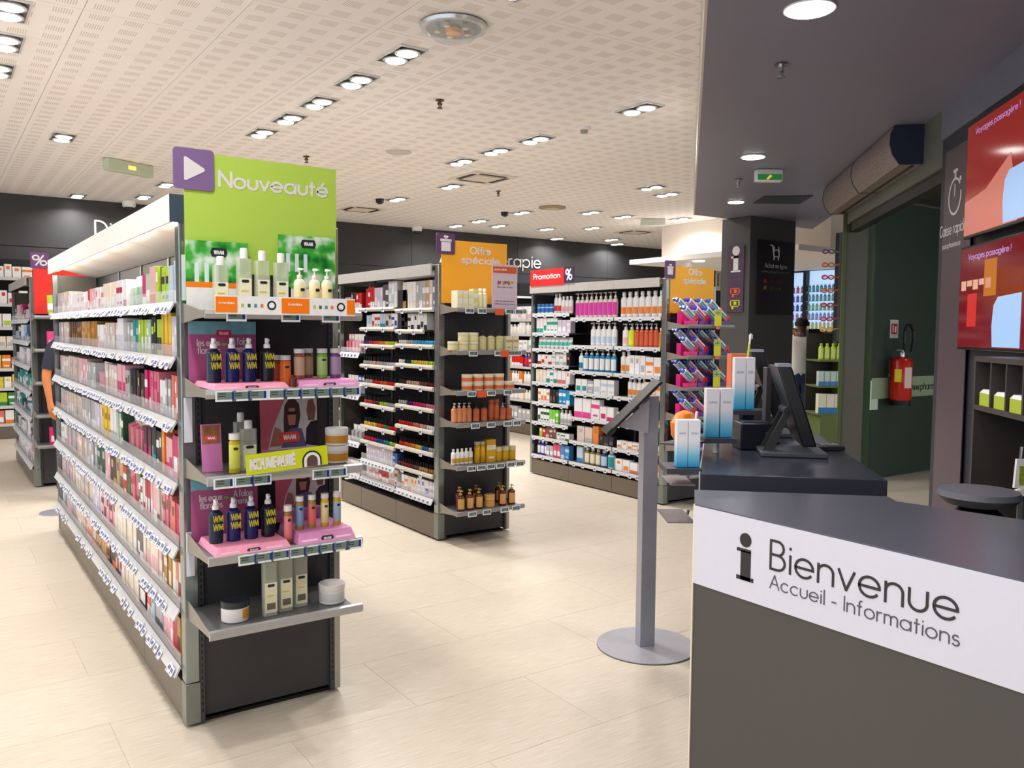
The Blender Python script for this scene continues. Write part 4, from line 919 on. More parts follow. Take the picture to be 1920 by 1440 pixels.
def cname(c):
    if c in CN: return CN[c]
    return min(CN.items(), key=lambda kv: sum((a-b_)**2 for a, b_ in zip(kv[0], c)))[1]
KIND = {'b': ('cosmetic_carton', 'carton'), 'l': ('blister_pack', 'blister pack'), 't': ('cosmetic_tube', 'tube'), 'o': ('lotion_bottle', 'bottle'), 'p': ('pump_bottle', 'pump bottle'), 'j': ('cream_jar', 'jar'), 's': ('spray_bottle', 'spray bottle'), 'n': ('nail_polish', 'nail polish')}
def make(k, c, c2, w, h, d):
    if k == 'b': return P_box(w, h, d, c, c2, random.choice((1, 2, 3, 4)))
    if k == 'l': return P_blister(w, h, min(d, 0.03), c, c2)
    if k == 't': return P_tube(w, h, c, c2)
    if k == 'o': return P_bottle(w, h, c, c2, (240, 240, 240), 'cap')
    if k == 'p': return P_bottle(w, h, c, c2, (240, 240, 240), 'pump')
    if k == 's': return P_bottle(w, h, c, c2, (235, 235, 235), 'spray')
    if k == 'j': return P_jar(w, h, c, c2, c2)
    if k == 'n': return P_polish(c)
def run(segs, place_fn, start, end, zi, where, d=0.1, jit=0.004, fill=True, hs=1.0):
    pos = start; last = None
    for (k, c, c2, n, w, h) in segs:
        for i in range(n):
            if pos+w > end: return pos
            nm, kd = KIND[k]
            if k == 'b': nm = 'makeup_carton' if 'white-topped' in where else 'beauty_pack' if 'polish' in where else 'sun_care_carton'
            lb = f"{cname(c)} {kd}{' with '+cname(c2)+' print' if c2 != c and k != 'n' else ''}, {where}"
            pr = make(k, c, c2, round(w*0.9, 3), round(h*hs, 3), d)
            place_fn(pr, nm, pos+w/2, zi, lb, kd, lb)
            pos += w
    return pos
def g1_put(x_front):
    def f(pr, nm, y, z, lb, cat, grp):
        o = place(pr, nm, (x_front+0.06+random.uniform(0, 0.008), 3.2+y, z+0.0005), -PI/2, lb, cat, grp)
        if random.random() < 0.12: o.rotation_euler.z += random.uniform(-0.12, 0.12)
    return f
S1 = [
 [('b', LBL, W_, 1, .10, .165), ('b', LBL, PBG, 1, .09, .15), ('b', LIM, BLK, 2, .05, .15), ('b', DBR, LIM, 1, .05, .155), ('b', LIM, W_, 1, .06, .16), ('b', PNK, RED, 2, .06, .165), ('b', LGN, W_, 1, .09, .14), ('b', MAG, W_, 1, .07, .14), ('l', W_, LGN, 4, .09, .15), ('b', W_, CRI, 3, .08, .14), ('b', CRM, W_, 5, .08, .14), ('b', W_, COR, 3, .08, .13), ('b', PNK, W_, 3, .07, .13), ('b', RED, W_, 1, .06, .13), ('b', W_, PNK, 12, .07, .12)],
 [('b', LIL, W_, 3, .055, .16), ('b', YEL, ORG, 3, .05, .175), ('b', LIM, BLK, 2, .05, .15), ('b', BLK, LIM, 2, .045, .16), ('b', LGN, W_, 2, .05, .15), ('b', LIM, W_, 3, .05, .15), ('b', TEA, GRY, 2, .07, .15), ('b', GRY, W_, 3, .07, .14), ('b', W_, LIL, 2, .09, .16), ('b', PBG, W_, 5, .07, .14), ('b', W_, PNK, 4, .07, .13), ('b', GLD, ORG, 4, .07, .15), ('b', TAN, GLD, 4, .07, .15), ('b', BRN, GLD, 8, .07, .15)],
 [('b', COR, W_, 4, .04, .17), ('b', GRY, W_, 2, .06, .15), ('b', W_, GRY, 2, .05, .14), ('b', ROS, MAG, 3, .05, .17), ('b', MAG, W_, 2, .06, .17), ('b', DBR, TAN, 3, .05, .15), ('b', BLK, BRN, 3, .06, .16), ('b', GRY, BRN, 2, .06, .15), ('b', PNK, MAG, 3, .08, .17), ('b', PBG, W_, 4, .08, .16), ('l', W_, PNK, 4, .08, .16), ('b', GRY, W_, 4, .08, .15), ('b', PNK, W_, 4, .08, .16), ('b', PBG, GRY, 6, .08, .16)],
 [('b', CRM, ORG, 2, .04, .17), ('b', MAG, W_, 1, .09, .17), ('b', PNK, MAG, 2, .06, .15), ('b', ORG, YEL, 1, .05, .17), ('b', BLK, W_, 2, .05, .16), ('b', BLK, TEA, 2, .05, .17), ('b', PLM, MAG, 4, .05, .15), ('l', PBG, ROS, 4, .11, .19), ('b', DGN, W_, 1, .05, .17), ('b', LGN, W_, 2, .06, .16), ('b', W_, GRY, 2, .09, .17), ('b', YEL, GLD, 3, .09, .17), ('b', LIL, W_, 3, .08, .16), ('b', GRY, W_, 6, .08, .16), ('b', PBG, GRY, 4, .08, .15)],
 [('b', PNK, CRI, 1, .07, .15), ('b', MAG, CRI, 1, .06, .15), ('b', COR, BRN, 1, .07, .15), ('b', ROS, BRN, 3, .05, .16), ('b', PBG, BRN, 2, .05, .16), ('b', PNK, W_, 3, .05, .17), ('b', CRI, W_, 2, .05, .16), ('b', W_, CRI, 2, .05, .15), ('b', GRN_, W_, 1, .05, .16), ('b', ROS, CRI, 3, .06, .16), ('b', DGN, GRN_, 1, .09, .16), ('b', RED, W_, 1, .09, .15), ('b', TAN, DGR, 2, .09, .17), ('b', DBR, TAN, 2, .09, .16), ('b', PNK, W_, 2, .09, .16), ('b', DGN, GRY, 3, .09, .17), ('b', GRY, W_, 4, .09, .16)],
 [('b', LIL, PLM, 2, .05, .16), ('b', ORG, W_, 1, .06, .15), ('b', CRM, W_, 1, .06, .14), ('b', GLD, CRM, 2, .06, .17), ('b', BRN, W_, 1, .05, .16), ('b', CRM, PNK, 6, .06, .17), ('b', DGR, W_, 2, .08, .15), ('b', CRM, W_, 7, .08, .16), ('b', PNK, PLM, 5, .08, .16), ('b', LIL, W_, 4, .08, .16), ('b', PBG, GRY, 6, .08, .16)],
 [('o', COR, RED, 1, .07, .17), ('b', GLD, PLM, 1, .06, .16), ('b', CRI, RED, 1, .07, .15), ('b', PNK, W_, 4, .05, .15), ('b', GRY, DGR, 2, .07, .12), ('b', LBL, TEA, 1, .06, .14), ('b', COR, W_, 2, .06, .15), ('b', PLM, W_, 1, .15, .17), ('b', CRM, W_, 6, .07, .17), ('b', BRN, PNK, 3, .07, .16), ('b', DBR, ORG, 3, .08, .15), ('b', TAN, BRN, 4, .09, .15), ('b', PBG, COR, 6, .08, .12)],
]
for i, segs in enumerate(S1):
    run(segs+[('b', PBG, W_, 4, .095, .15), ('b', GRY, PNK, 6, .095, .15), ('b', W_, GRY, 9, .095, .14)], g1_put(0.75), 0.08, 3.72, zs1[i], f'{ORD[i]} shelf of the white-topped unit long side', d=0.085, hs=0.98)

# end display of the nearest gondola
ED = 0.31
ZE = [1.562, 1.29, 0.992, 0.716, 0.457]
tagsx = [[0.11, 0.30, 0.45], [0.07, 0.125, 0.18, 0.25, 0.305, 0.365, 0.42, 0.475, 0.53], [0.06, 0.13, 0.19, 0.41, 0.475], [0.14, 0.195, 0.255, 0.32, 0.375, 0.43, 0.485, 0.535], []]
for z, tx in zip(ZE, tagsx): end_shelf(G1, 0.012, 0.545, 0.014, ED, z, tx, lipc=mat((172, 170, 168), 0.3, 0.3))
X1, Y1 = 0.75, 3.2
def flat_text(txt, h, sw_, col, parent, x, y, z, fit=None, depth=0.0008, emit=0):
    mb, wd = text_mb(txt, h, sw_, depth=depth, fit=fit); return obj('lettering', mb, cm(col, 0.5), parent, (x, y, z))
def end_sign(x0, x1, z0, z1, y, col, label, icon, words, iconrect):
    t = thing('end_sign', label, 'sign', (x0, y, z0)); w = x1-x0; h = z1-z0
    obj('board', MB().box(0, w, -0.006, 0, 0, h), mat(col, 0.45, noise=0.01), t)
    ix0, ix1, iz0, iz1 = iconrect; iw = ix1-ix0
    pts = []
    for cx_, cz_, a0 in ((1, 1, 0), (0, 1, 90), (0, 0, 180), (1, 0, 270)):
        rr = iw*0.09
        for k in range(5):
            a = math.radians(a0+k*22.5); pts.append(((ix0+rr if cx_ == 0 else ix1-rr)+rr*math.cos(a)-x0, (iz0+rr if cz_ == 0 else iz1-rr)+rr*math.sin(a)-z0))
    ic = obj('icon_square', MB().extr(pts, -0.012, -0.0062, 'y'), mat((128, 100, 148) if icon == 'play' else (98, 66, 104), 0.4, noise=0.01), t)
    cx_ = (ix0+ix1)/2-x0; cz_ = (iz0+iz1)/2-z0; u = iw/2
    if icon == 'play':
        obj('arrow_icon', MB().extr([(cx_-0.48*u, cz_-0.56*u), (cx_-0.4*u, cz_-0.6*u), (cx_+0.5*u, cz_-0.08*u), (cx_+0.54*u, cz_), (cx_+0.5*u, cz_+0.08*u), (cx_-0.4*u, cz_+0.6*u), (cx_-0.48*u, cz_+0.56*u)], -0.0135, -0.0121, 'y'), WL, ic)
    else:
        mb = MB().box(cx_-0.5*u, cx_+0.5*u, -0.0135, -0.0121, cz_-0.7*u, cz_+0.15*u).box(cx_-0.6*u, cx_+0.6*u, -0.0135, -0.0121, cz_+0.2*u, cz_+0.42*u)
        for a, b_ in ((-1, 1), (1, -1)): mb.tube((cx_, -0.013, cz_+0.45*u), (cx_+a*0.22*u, -0.013, cz_+0.66*u), 0.06*u, 6)
        mb.tube((cx_-0.22*u, -0.013, cz_+0.66*u), (cx_+0.22*u, -0.013, cz_+0.66*u), 0.06*u, 6)
        obj('gift_icon', mb, WL, ic)
    for (s_, hh, swd, xx, zz, fit) in words:
        mb, wd = text_mb(s_, hh, swd, depth=0.0012, fit=fit); obj('lettering', mb, WL, t, (xx, -0.0062, zz))
    return t
end_sign(0.77, 1.352, 1.705, 2.135, 3.2-0.002, (180, 212, 84), 'lime green end sign reading Nouveauté above the nearest shelving', 'play', [('Nouveauté', 0.055, 0.17, 0.125, 0.318, 0.42)], (0.732, 0.875, 2.0, 2.147))
def card(name, label, x0, x1, z0, z1, y, col, cat='display card', th=0.003, noise=0.0, rz=0.0, lean=0.0):
    o = obj(name, MB().box(0, x1-x0, 0, th, 0, z1-z0), mat(col, 0.45, noise=noise, nscale=18), None, (x0, y, z0), rz)
    if lean: o.rotation_euler.x = lean
    return tag(o, label, cat)
def badge(parent, x, z, w, h, col=(40, 42, 52), tcol=(235, 235, 235), y=-0.0012, word='WAAM'):
    o = obj('badge', MB().extr([(x-w/2, z), (x-w*0.4, z+h/2), (x+w*0.4, z+h/2), (x+w/2, z), (x+w*0.4, z-h/2), (x-w*0.4, z-h/2)][::-1], y, y+0.0011, 'y'), cm(col), parent)
    mb, wd = text_mb(word, h*0.4, 0.2, depth=0.0006, fit=w*0.55); obj('lettering', mb, cm(tcol), o, (x-w*0.275, y, z-h*0.2))
def leafy():
    m = bpy.data.materials.new('bokeh_print'); m.use_nodes = True; nt = m.node_tree; b = nt.nodes['Principled BSDF']
    tc = nt.nodes.new('ShaderNodeTexCoord'); nz = nt.nodes.new('ShaderNodeTexNoise'); nz.inputs['Scale'].default_value = 14; rp = nt.nodes.new('ShaderNodeValToRGB')
    rp.color_ramp.elements[0].position = 0.35; rp.color_ramp.elements[0].color = lin((10, 110, 40)); rp.color_ramp.elements[1].position = 0.68; rp.color_ramp.elements[1].color = lin((225, 240, 225))
    e = rp.color_ramp.elements.new(0.5); e.color = lin((70, 180, 60)); nt.links.new(tc.outputs['Object'], nz.inputs['Vector']); nt.links.new(nz.outputs['Fac'], rp.inputs[0]); nt.links.new(rp.outputs[0], b.inputs['Base Color']); b.inputs['Roughness'].default_value = 0.4
    return m
LEAF = leafy()
for k, (xa, xb) in enumerate(((0.765, 0.99), (1.105, 1.335))):
    o = obj('display_card', MB().box(0, xb-xa, 0, 0.003, 0, 0.255 if k == 0 else 0.2), LEAF, None, (xa, 3.165, 1.5625 if k == 0 else 1.645))
    if k: o.location.z = 1.66
    tag(o, ('leafy green display card with dark badge at the left of the green sign', 'leafy green display card with dark badge at the right of the green sign')[k], 'display card')
    zt = 0.215 if k == 0 else 0.17
    badge(o, (xb-xa)*0.52, zt, 0.062, 0.032)
    for j in range(3): obj('printed_bottle', MB().box(0.03+j*0.035, 0.045+j*0.035, -0.0011, -0.0001, zt-0.11, zt-0.04), cm((225, 235, 240)), o)
    if k == 0:
        obj('orange_strip', MB().box(0.0, xb-xa, -0.0022, -0.0012, 0.085, 0.105), cm((250, 130, 20)), o); obj('white_base', MB().box(0, xb-xa, -0.0022, -0.0012, 0.0, 0.085), WHITE, o)
    else: obj('easel', MB().box(0.05, 0.18, 0.0031, 0.005, -0.0965, 0.01), WHITE, o)
# white and orange shelf strip in front of the top shelf
t = thing('shelf_banner', 'white and orange printed strip clipped to the top end shelf', 'banner', (0.785, 2.868, 1.548))
obj('strip', MB().box(0, 0.50, -0.003, 0, 0.0, 0.062), WHITE, t)
OR = cm((250, 128, 22))
for a, b_ in ((0.0, 0.072), (0.225, 0.325), (0.468, 0.50)): obj('orange_field', MB().box(a, b_, -0.0042, -0.0031, 0.006, 0.058), OR, t)
for x0 in (0.085, 0.34):
    for j in range(4): obj('printed_mark', MB().box(x0+j*0.022, x0+0.010+j*0.022, -0.0036, -0.0031, 0.024, 0.036), cm(((190, 190, 120), (60, 110, 60), (90, 140, 190), (240, 130, 30))[j]), t)
    mb = MB().lathe([(0.016, 0), (0.016, 0.0008)], 20); mb.xf(Matrix.Translation((x0+0.105, -0.0031, 0.032)) @ Matrix.Rotation(PI/2, 4, 'X')); rg = obj('round_mark', mb, cm((40, 40, 44)), t)
    mb = MB().lathe([(0.010, 0), (0.010, 0.0006)], 18); mb.xf(Matrix.Translation((x0+0.105, -0.004, 0.032)) @ Matrix.Rotation(PI/2, 4, 'X')); obj('round_center', mb, WHITE, rg)
for j, x in enumerate((0.008, 0.245)): flat_text('la micellaire', 0.008, 0.16, (250, 235, 220), t, x+0.004, -0.0043, 0.034, fit=0.05)

# row of clear micellar bottles and pump bottles on the top end shelf
CLR = (238, 236, 214)
for k, (px, h) in enumerate(((414, .175), (458, .205), (492, .2), (527, .195))):
    p = aty(px, 560, 2.96+0.03*(k == 0)); pr = P_square(0.05, h+0.012, (216, 222, 196), (240, 236, 204), (238, 238, 232))
    place(pr, 'micellar_bottle', (p.x, p.y, 1.5625), 0.0, ('first clear micellar bottle from the left on the top end shelf', 'second clear micellar bottle from the left, top end shelf', 'third clear micellar bottle from the left, top end shelf', 'fourth clear micellar bottle, beside the pump bottles')[k], 'bottle', 'clear micellar bottles on the top end shelf')
for k, px in enumerate((562, 590, 613)):
    p = aty(px, 560, 2.95+0.0*k); pr = P_bottle(0.045, 0.158, (238, 232, 206), (244, 226, 170), (240, 238, 232), 'pump', 0.75, badge=True)
    place(pr, 'milk_pump_bottle', (p.x, p.y, 1.5625), 0.3, ('left one of three cream pump bottles, top end shelf', 'middle one of three cream pump bottles, top end shelf', 'right one of three cream pump bottles, top end shelf')[k], 'pump bottle', 'cream pump bottles on the top end shelf')

# pink risers with navy sprays and tubes, on shelves two and four
def riser(x0, x1, y0, y1, z, h, col, label):
    o = obj('riser_tray', MB().hexa([(0, 0, 0), (x1-x0, 0, 0), (x1-x0, y1-y0, 0), (0, y1-y0, 0)], [(0.012, 0.02, h), (x1-x0-0.012, 0.02, h), (x1-x0-0.012, y1-y0, h), (0.012, y1-y0, h)]), mat(col, 0.4), None, (x0, y0, z+0.0005), bevel=0.002)
    tag(o, label, 'display tray'); badge(o, (x1-x0)*0.5, h*0.35, 0.05, h*0.5, (70, 50, 60), y=0.004, word='WAAM')
    for xx in (0.2, 0.78): obj('white_print', MB().box((x1-x0)*xx-0.03, (x1-x0)*xx+0.03, 0.005, 0.0075, h*0.25, h*0.4), cm((250, 225, 235)), o)
    return o
PKR = (232, 150, 178); PKV = (214, 140, 190)
def purple(z, label, hfull=0.21):
    o = obj('display_card', MB().box(0, 0.245, 0, 0.003, 0, hfull), mat((178, 90, 140), 0.45, noise=0.05, nscale=10), None, (0.825-0.055, 3.165, z+0.0005)); tag(o, label, 'display card')
    obj('sky_band', MB().box(0, 0.245, -0.0011, -0.0001, hfull-0.048, hfull), mat((120, 180, 195), 0.45, noise=0.2, nscale=25), o)
    badge(o, 0.125, hfull-0.044, 0.058, 0.026, (205, 55, 80), (250, 200, 210), y=-0.0024)
    mb, _ = text_mb('les eaux', 0.024, 0.14, depth=0.0008, fit=0.08); obj('lettering', mb, WL, o, (0.03, -0.0001, hfull-0.09))
    mb, _ = text_mb('florales', 0.024, 0.14, depth=0.0008, fit=0.08); obj('lettering', mb, WL, o, (0.032, -0.0001, hfull-0.118))
    mb, _ = text_mb("A l'aloe", 0.024, 0.14, depth=0.0008, fit=0.07); obj('lettering', mb, WL, o, (0.155, -0.0001, hfull-0.085))
    mb, _ = text_mb('premium', 0.024, 0.14, depth=0.0008, fit=0.075); obj('lettering', mb, WL, o, (0.152, -0.0001, hfull-0.113))
    obj('leaf_print', MB().extr([(0.11, hfull-0.085), (0.125, hfull-0.078), (0.145, hfull-0.085), (0.125, hfull-0.091)][::-1], -0.0008, -0.0001, 'y'), cm((130, 190, 60)), o)
purple(ZE[1], 'mauve display card with sky band behind the upper navy sprays', 0.235)
purple(ZE[3], 'mauve display card behind the lower navy sprays', 0.235)
riser(0.78, 1.05, 2.895, 3.15, ZE[1], 0.02, PKR, 'pink display tray under the upper navy sprays')
riser(1.08, 1.32, 2.895, 3.15, ZE[1], 0.024, PKV, 'mauve pink display tray at the right of shelf two')
riser(0.78, 1.05, 2.895, 3.12, ZE[3], 0.026, PKR, 'pink display tray under the lower navy sprays')
riser(1.075, 1.30, 2.895, 3.12, ZE[3], 0.04, PKV, 'mauve display tray under the slim oil bottles')
NVY = ((22, 34, 60), (150, 150, 60)), ((26, 30, 96), (176, 160, 96)), ((24, 28, 90), (170, 150, 90)), ((20, 24, 36), (170, 170, 50))
for row, (z, pxs, py) in enumerate(((ZE[1]+0.0207, (401, 435, 467, 501), 705), (ZE[3]+0.0267, (405, 438, 471, 503), 1008))):
    for k, px in enumerate(pxs):
        p = aty(px, py, 3.0); pr = P_bottle(0.049, 0.156, NVY[k][0], NVY[k][0], (238, 238, 240), 'spray', 0.95, badge=False)
        o = place(pr, 'floral_spray', (p.x, p.y, z), 0.1, f"{('first', 'second', 'third', 'fourth')[k]} navy spray bottle from the left on the {('upper', 'lower')[row]} pink tray", 'spray bottle', f"navy sprays on the {('upper', 'lower')[row]} tray")
        mb = MB()
        for row_ in (0.048, 0.078):
            wmb, _ = text_mb('WM', 0.022, 0.13, depth=0.001, fit=0.034); mb.join(wmb, Matrix.Translation((-0.017, -0.0236, row_)))
        for j in range(0): mb.tube((-0.018, -0.0225, 0.058+j*0.016), (0.018, -0.0225, 0.068+j*0.014), 0.0024, 5); mb.tube((-0.014+j*0.010, -0.0245, 0.05), (-0.009+j*0.010, -0.0245, 0.092), 0.002, 5)
        obj('zigzag_print', mb, cm((214, 200, 60)), o, kind='stuff')
SERUM = [((150, 62, 40), (170, 80, 60)), ((226, 110, 40), (236, 120, 40)), ((150, 84, 50), (200, 170, 140)), ((120, 78, 50), (170, 140, 110)), ((120, 176, 60), (170, 200, 120)), ((120, 70, 130), (170, 150, 180)), ((60, 60, 150), (60, 60, 150))]
for k, px in enumerate((517, 535, 561, 577, 604, 629, 645)):
    if k == 6: continue
    p = aty(px, 700, 3.06 if k in (0, 3) else 3.02); c, l = SERUM[k]
    pr = P_bottle(0.04, 0.112, c, l, (214, 214, 216), 'tall', 1.0, badge=k in (1, 4))
    place(pr, 'serum_bottle', (p.x, p.y, ZE[1]+(0.0247 if p.x > 1.09 else 0.0005)), 0.0, (f'brick red short bottle just right of the upper navy sprays', 'orange labelled short bottle with silver cap on shelf two', 'amber short bottle with pale label on shelf two', 'brown short bottle behind the amber one on shelf two', 'green short bottle with silver cap on shelf two', 'purple short bottle at the right end of shelf two')[k], 'bottle', 'short silver-capped bottles on shelf two')
p = aty(538, 712, 2.93); place(P_bottle(0.028, 0.045, (110, 40, 20), (90, 36, 24), (90, 30, 20), 'cap', 1.0), 'sample_vial', (p.x, 2.91, ZE[1]+0.0005), 0.0, 'tiny dark red sample bottle between the two pink trays', 'bottle')
for o_ in list(bpy.data.objects):
    if o_.name.startswith('sample_vial'): o_.location.x = 1.065
OILS = [((150, 110, 60), (226, 130, 130)), ((170, 130, 50), (130, 160, 200)), ((160, 140, 50), (226, 110, 110)), ((214, 180, 40), (226, 214, 150)), ((206, 160, 30), (150, 176, 200))]
for k, px in enumerate((540, 562, 585, 609, 632)):
    p = aty(px, 990, 2.96+(k > 0)*0.02); c, l = OILS[k]
    place(P_bottle(0.03, 0.125 if k else 0.14, c, l, (232, 230, 226), 'tall', 1.0, badge=True), 'oil_bottle', (p.x, p.y, ZE[3]+(0.0407 if k else 0.0005)), 0.0,
          ('slim oil bottle with pink label standing low at the left', 'slim oil bottle with blue label, second on shelf four', 'slim oil bottle with coral label in the middle of the row', 'yellow slim oil bottle with pale label', 'amber slim oil bottle with blue label, rightmost on shelf four')[k], 'bottle', 'slim oil bottles on shelf four')
# shelf three
o = card('leaflet', 'small pink leaflet with woman picture leaning at the left of shelf three', 0.775, 0.845, ZE[2]+0.0005, ZE[2]+0.17, 3.02, (200, 120, 176), rz=0.0, lean=-0.12)
obj('picture', MB().box(0.004, 0.066, -0.0011, -0.0001, 0.1, 0.165), mat((150, 96, 60), 0.5, noise=0.3, nscale=30), o); badge(o, 0.035, 0.12, 0.045, 0.02, (220, 80, 80), y=-0.0024)
o_k = [('yellow slim bottle with white cap on shelf three', 440, 0.04, 0.14, (200, 180, 40), (214, 214, 90), 'tall', 2.96), ('tall clear bottle with pale label on shelf three', 466, 0.055, 0.18, (176, 178, 170), (226, 226, 200), 'disc', 3.0), ('tall clear bottle half hidden behind another on shelf three', 452, 0.05, 0.2, (176, 178, 170), (200, 200, 180), 'disc', 3.09)]
for lb, px, wd, h, c, l, kd, yy in o_k:
    p = aty(px, 850, yy); place((P_square(wd, h, c, l, (214, 214, 208)) if kd == 'disc' else P_bottle(wd, h, c, l, (220, 220, 214), kd, 0.7, badge=True)), 'toner_bottle', (p.x, p.y, ZE[2]+0.0005), 0.0, lb, 'bottle')
def women_card(z0, x0, w, h, label, lean=0.0):
    o = obj('display_card', MB().box(0, w, 0, 0.003, 0, h), mat((206, 96, 116), 0.45), None, (x0, 3.10, z0)); tag(o, label, 'display card'); o.rotation_euler.x = -0.05
    obj('mauve_base', MB().box(0, w, -0.0011, -0.0001, 0, h*0.22), cm((190, 120, 176)), o)
    pic = obj('photo_print', MB().extr([(w*0.12, h*0.2), (w, h*0.2), (w, h), (w*0.45, h), (w*0.2, h*0.5)], -0.0013, -0.0001, 'y'), mat((206, 196, 200), 0.5, noise=0.1, nscale=20), o)
    lay = [0]
    def blob(pts, c):
        lay[0] += 1; obj('printed_figure', MB().extr([(x*w, z*h) for x, z in pts], -0.0013-0.00012*lay[0], -0.0013, 'y'), cm(c), o)
    blob([(.40,.45),(.64,.45),(.70,.7),(.68,.88),(.6,.97),(.5,.97),(.42,.86),(.4,.65)], (66, 40, 44)); blob([(.35,.22),(.8,.22),(.72,.5),(.62,.52),(.5,.5),(.4,.4)], (96, 86, 136))
    blob([(.49,.56),(.60,.56),(.62,.7),(.6,.82),(.5,.82),(.47,.7)], (190, 120, 100)); blob([(.465,.72),(.625,.72),(.62,.77),(.47,.77)], (30, 20, 26))
    blob([(.78,.25),(1,.22),(1,.62),(.88,.6),(.8,.5)], (40, 34, 48)); blob([(.84,.62),(.95,.62),(.98,.8),(.93,.95),(.84,.93),(.81,.78)], (130, 80, 70)); blob([(.15,.25),(.36,.25),(.34,.5),(.24,.55)], (170, 110, 100))
    return o
o = women_card(ZE[2]+0.0005, 1.01, 0.222, 0.25, 'pink display card with sunglasses picture standing on shelf three'); badge(o, 0.11, 0.095, 0.085, 0.04, (225, 70, 60), y=-0.0042)
o = women_card(ZE[3]+0.0407, 1.075, 0.20, 0.205, 'pink display card with sunglasses picture behind the slim oil bottles')
o.location.y = 3.13; obj('easel_foot', MB().box(0.02, 0.18, 0.0031, 0.006, -0.0402, 0.02), WHITE, o)
t = thing('shelf_talker', 'yellow-green strip reading NOUVEAUTÉ on the front of shelf three', 'sign', (0.91, 2.862, 0.998)); t.rotation_euler = (0, -0.05, 0)
obj('strip', MB().box(-0.03, 0.265, -0.003, 0, 0, 0.07), mat((204, 214, 30), 0.45, noise=0.01), t)
mb, _ = text_mb('NOUVEAUTÉ', 0.033, 0.26, depth=0.001, fit=0.158); obj('lettering', mb, WL, t, (-0.015, -0.0031, 0.018))
for rr, c, yy in ((0.036, (40, 40, 40), -0.0045), (0.03, (235, 235, 230), -0.0055), (0.02, (96, 70, 70), -0.0065)):
    a0 = [(0.205+rr*math.cos(math.radians(a)), 0.022+rr*math.sin(math.radians(a))) for a in range(0, 181, 15)]
    obj('seal', MB().extr(a0+[(0.205-rr, 0.002), (0.205+rr, 0.002)], yy, yy+0.001, 'y'), cm(c), t)
for k, (lb, zz) in enumerate((('lower of two stacked scrub jars at the right of shelf three', 0.0005), ('upper of two stacked scrub jars at the right of shelf three', 0.068))):
    place(P_jar(0.088, 0.066, (214, 206, 196), (190, 130, 40), (216, 216, 216)), 'scrub_jar', (1.268, 3.0, ZE[2]+zz), 0, lb, 'jar')
# lowest shelf
def big_jar(px, py, y, lb, lid, lab):
    p = aty(px, py, y); j = place(P_jar(0.1, 0.074, (226, 224, 220), lab, lid), 'cream_jar', (p.x, y, ZE[4]+0.0005), 0, lb, 'jar'); return j
j1 = big_jar(441, 1160, 2.99, 'white jar with black lid and orange label on the lowest end shelf', (40, 44, 50), (226, 224, 220))
ol = MB()
for k in range(5):
    a0, a1 = math.radians(-75+k*11), math.radians(-64+k*11); p0, p1 = (0.0492*math.cos(a0), 0.0492*math.sin(a0)), (0.0492*math.cos(a1), 0.0492*math.sin(a1)); q0_, q1_ = (p0[0]*0.97, p0[1]*0.97), (p1[0]*0.97, p1[1]*0.97)
    ol.prism([p0, p1, q1_, q0_], 0.012, 0.046)
obj('orange_label', ol, cm((214, 150, 60)), j1)
big_jar(622, 1130, 2.99, 'white jar with pale lid at the right of the lowest end shelf', (222, 216, 212), (206, 206, 206))
for k, px in enumerate((506, 535, 563)):
    p = aty(px, 1150, 2.97+0.02*k)
    place(P_square(0.052, 0.238, (206, 208, 190), (228, 224, 190), (196, 196, 190)), 'micellar_bottle', (p.x, p.y, ZE[4]+0.0005), 0, ('left of three tall clear bottles on the lowest end shelf', 'middle of three tall clear bottles on the lowest end shelf', 'right of three tall clear bottles on the lowest end shelf')[k], 'bottle', 'tall clear bottles on the lowest end shelf')

# ===== second gondola: nail polish
near2 = [1.50, 1.392, 1.245, 1.09, 0.935, 0.78, 0.62, 0.463]
G2 = unit('gondola_shelving', 'nail polish shelving unit with grey top band and orange end sign', 2.93, 5.13, 1.72,
          side_shelves=[(1.655, .06, .64, 'tube'), (1.50, .2, .64, 'tube')] + [(z, .06, .64, 'tube') for z in near2[1:]] + [(0.285, .06, .64, 'tag')] + [(z, .66, 1.28, 'tube') for z in (1.672, 1.515, 1.378, 1.215, 1.062, 0.895, 0.715, 0.592)] + [(0.432, .66, 1.28, 'tag'), (0.285, .66, 1.28, 'tag')] + [(1.672, 1.3, 1.70, 'tag'), (1.3, 1.3, 1.7, 'tag'), (0.95, 1.3, 1.7, 'tag'), (0.55, 1.3, 1.7, 'tag'), (0.285, 1.3, 1.7, 'tag')],
          canopy='grey', bays=[0.65, 1.29], back_z=0.185)
obj('dark_shield', MB().box(0.02, 0.03, 0.5, 0.66, 1.42, 1.8), mat((50, 50, 56), 0.5), G2)
def g2_put(pr, nm, y, z, lb, cat, grp):
    place(pr, nm, (2.93+0.018+random.uniform(0, .006), 5.13+y, z+0.0005), -PI/2, lb, cat, grp)
def mixc(a, b_, t_): return tuple(int(a[i]+(b_[i]-a[i])*t_) for i in range(3))
def polish_row(y0, y1, z, cols, where):
    n = int((y1-y0)/0.033)
    for i in range(n):
        f = i/max(1, n-1)*(len(cols)-1e-6); c = cols[min(len(cols)-1, int(f))]
        lb = f'black-capped {cname(c)} nail polish, {where}'
        g2_put(P_polish(c), 'nail_polish', y0+(i+0.5)*(y1-y0)/n, z, lb, 'nail polish', lb)
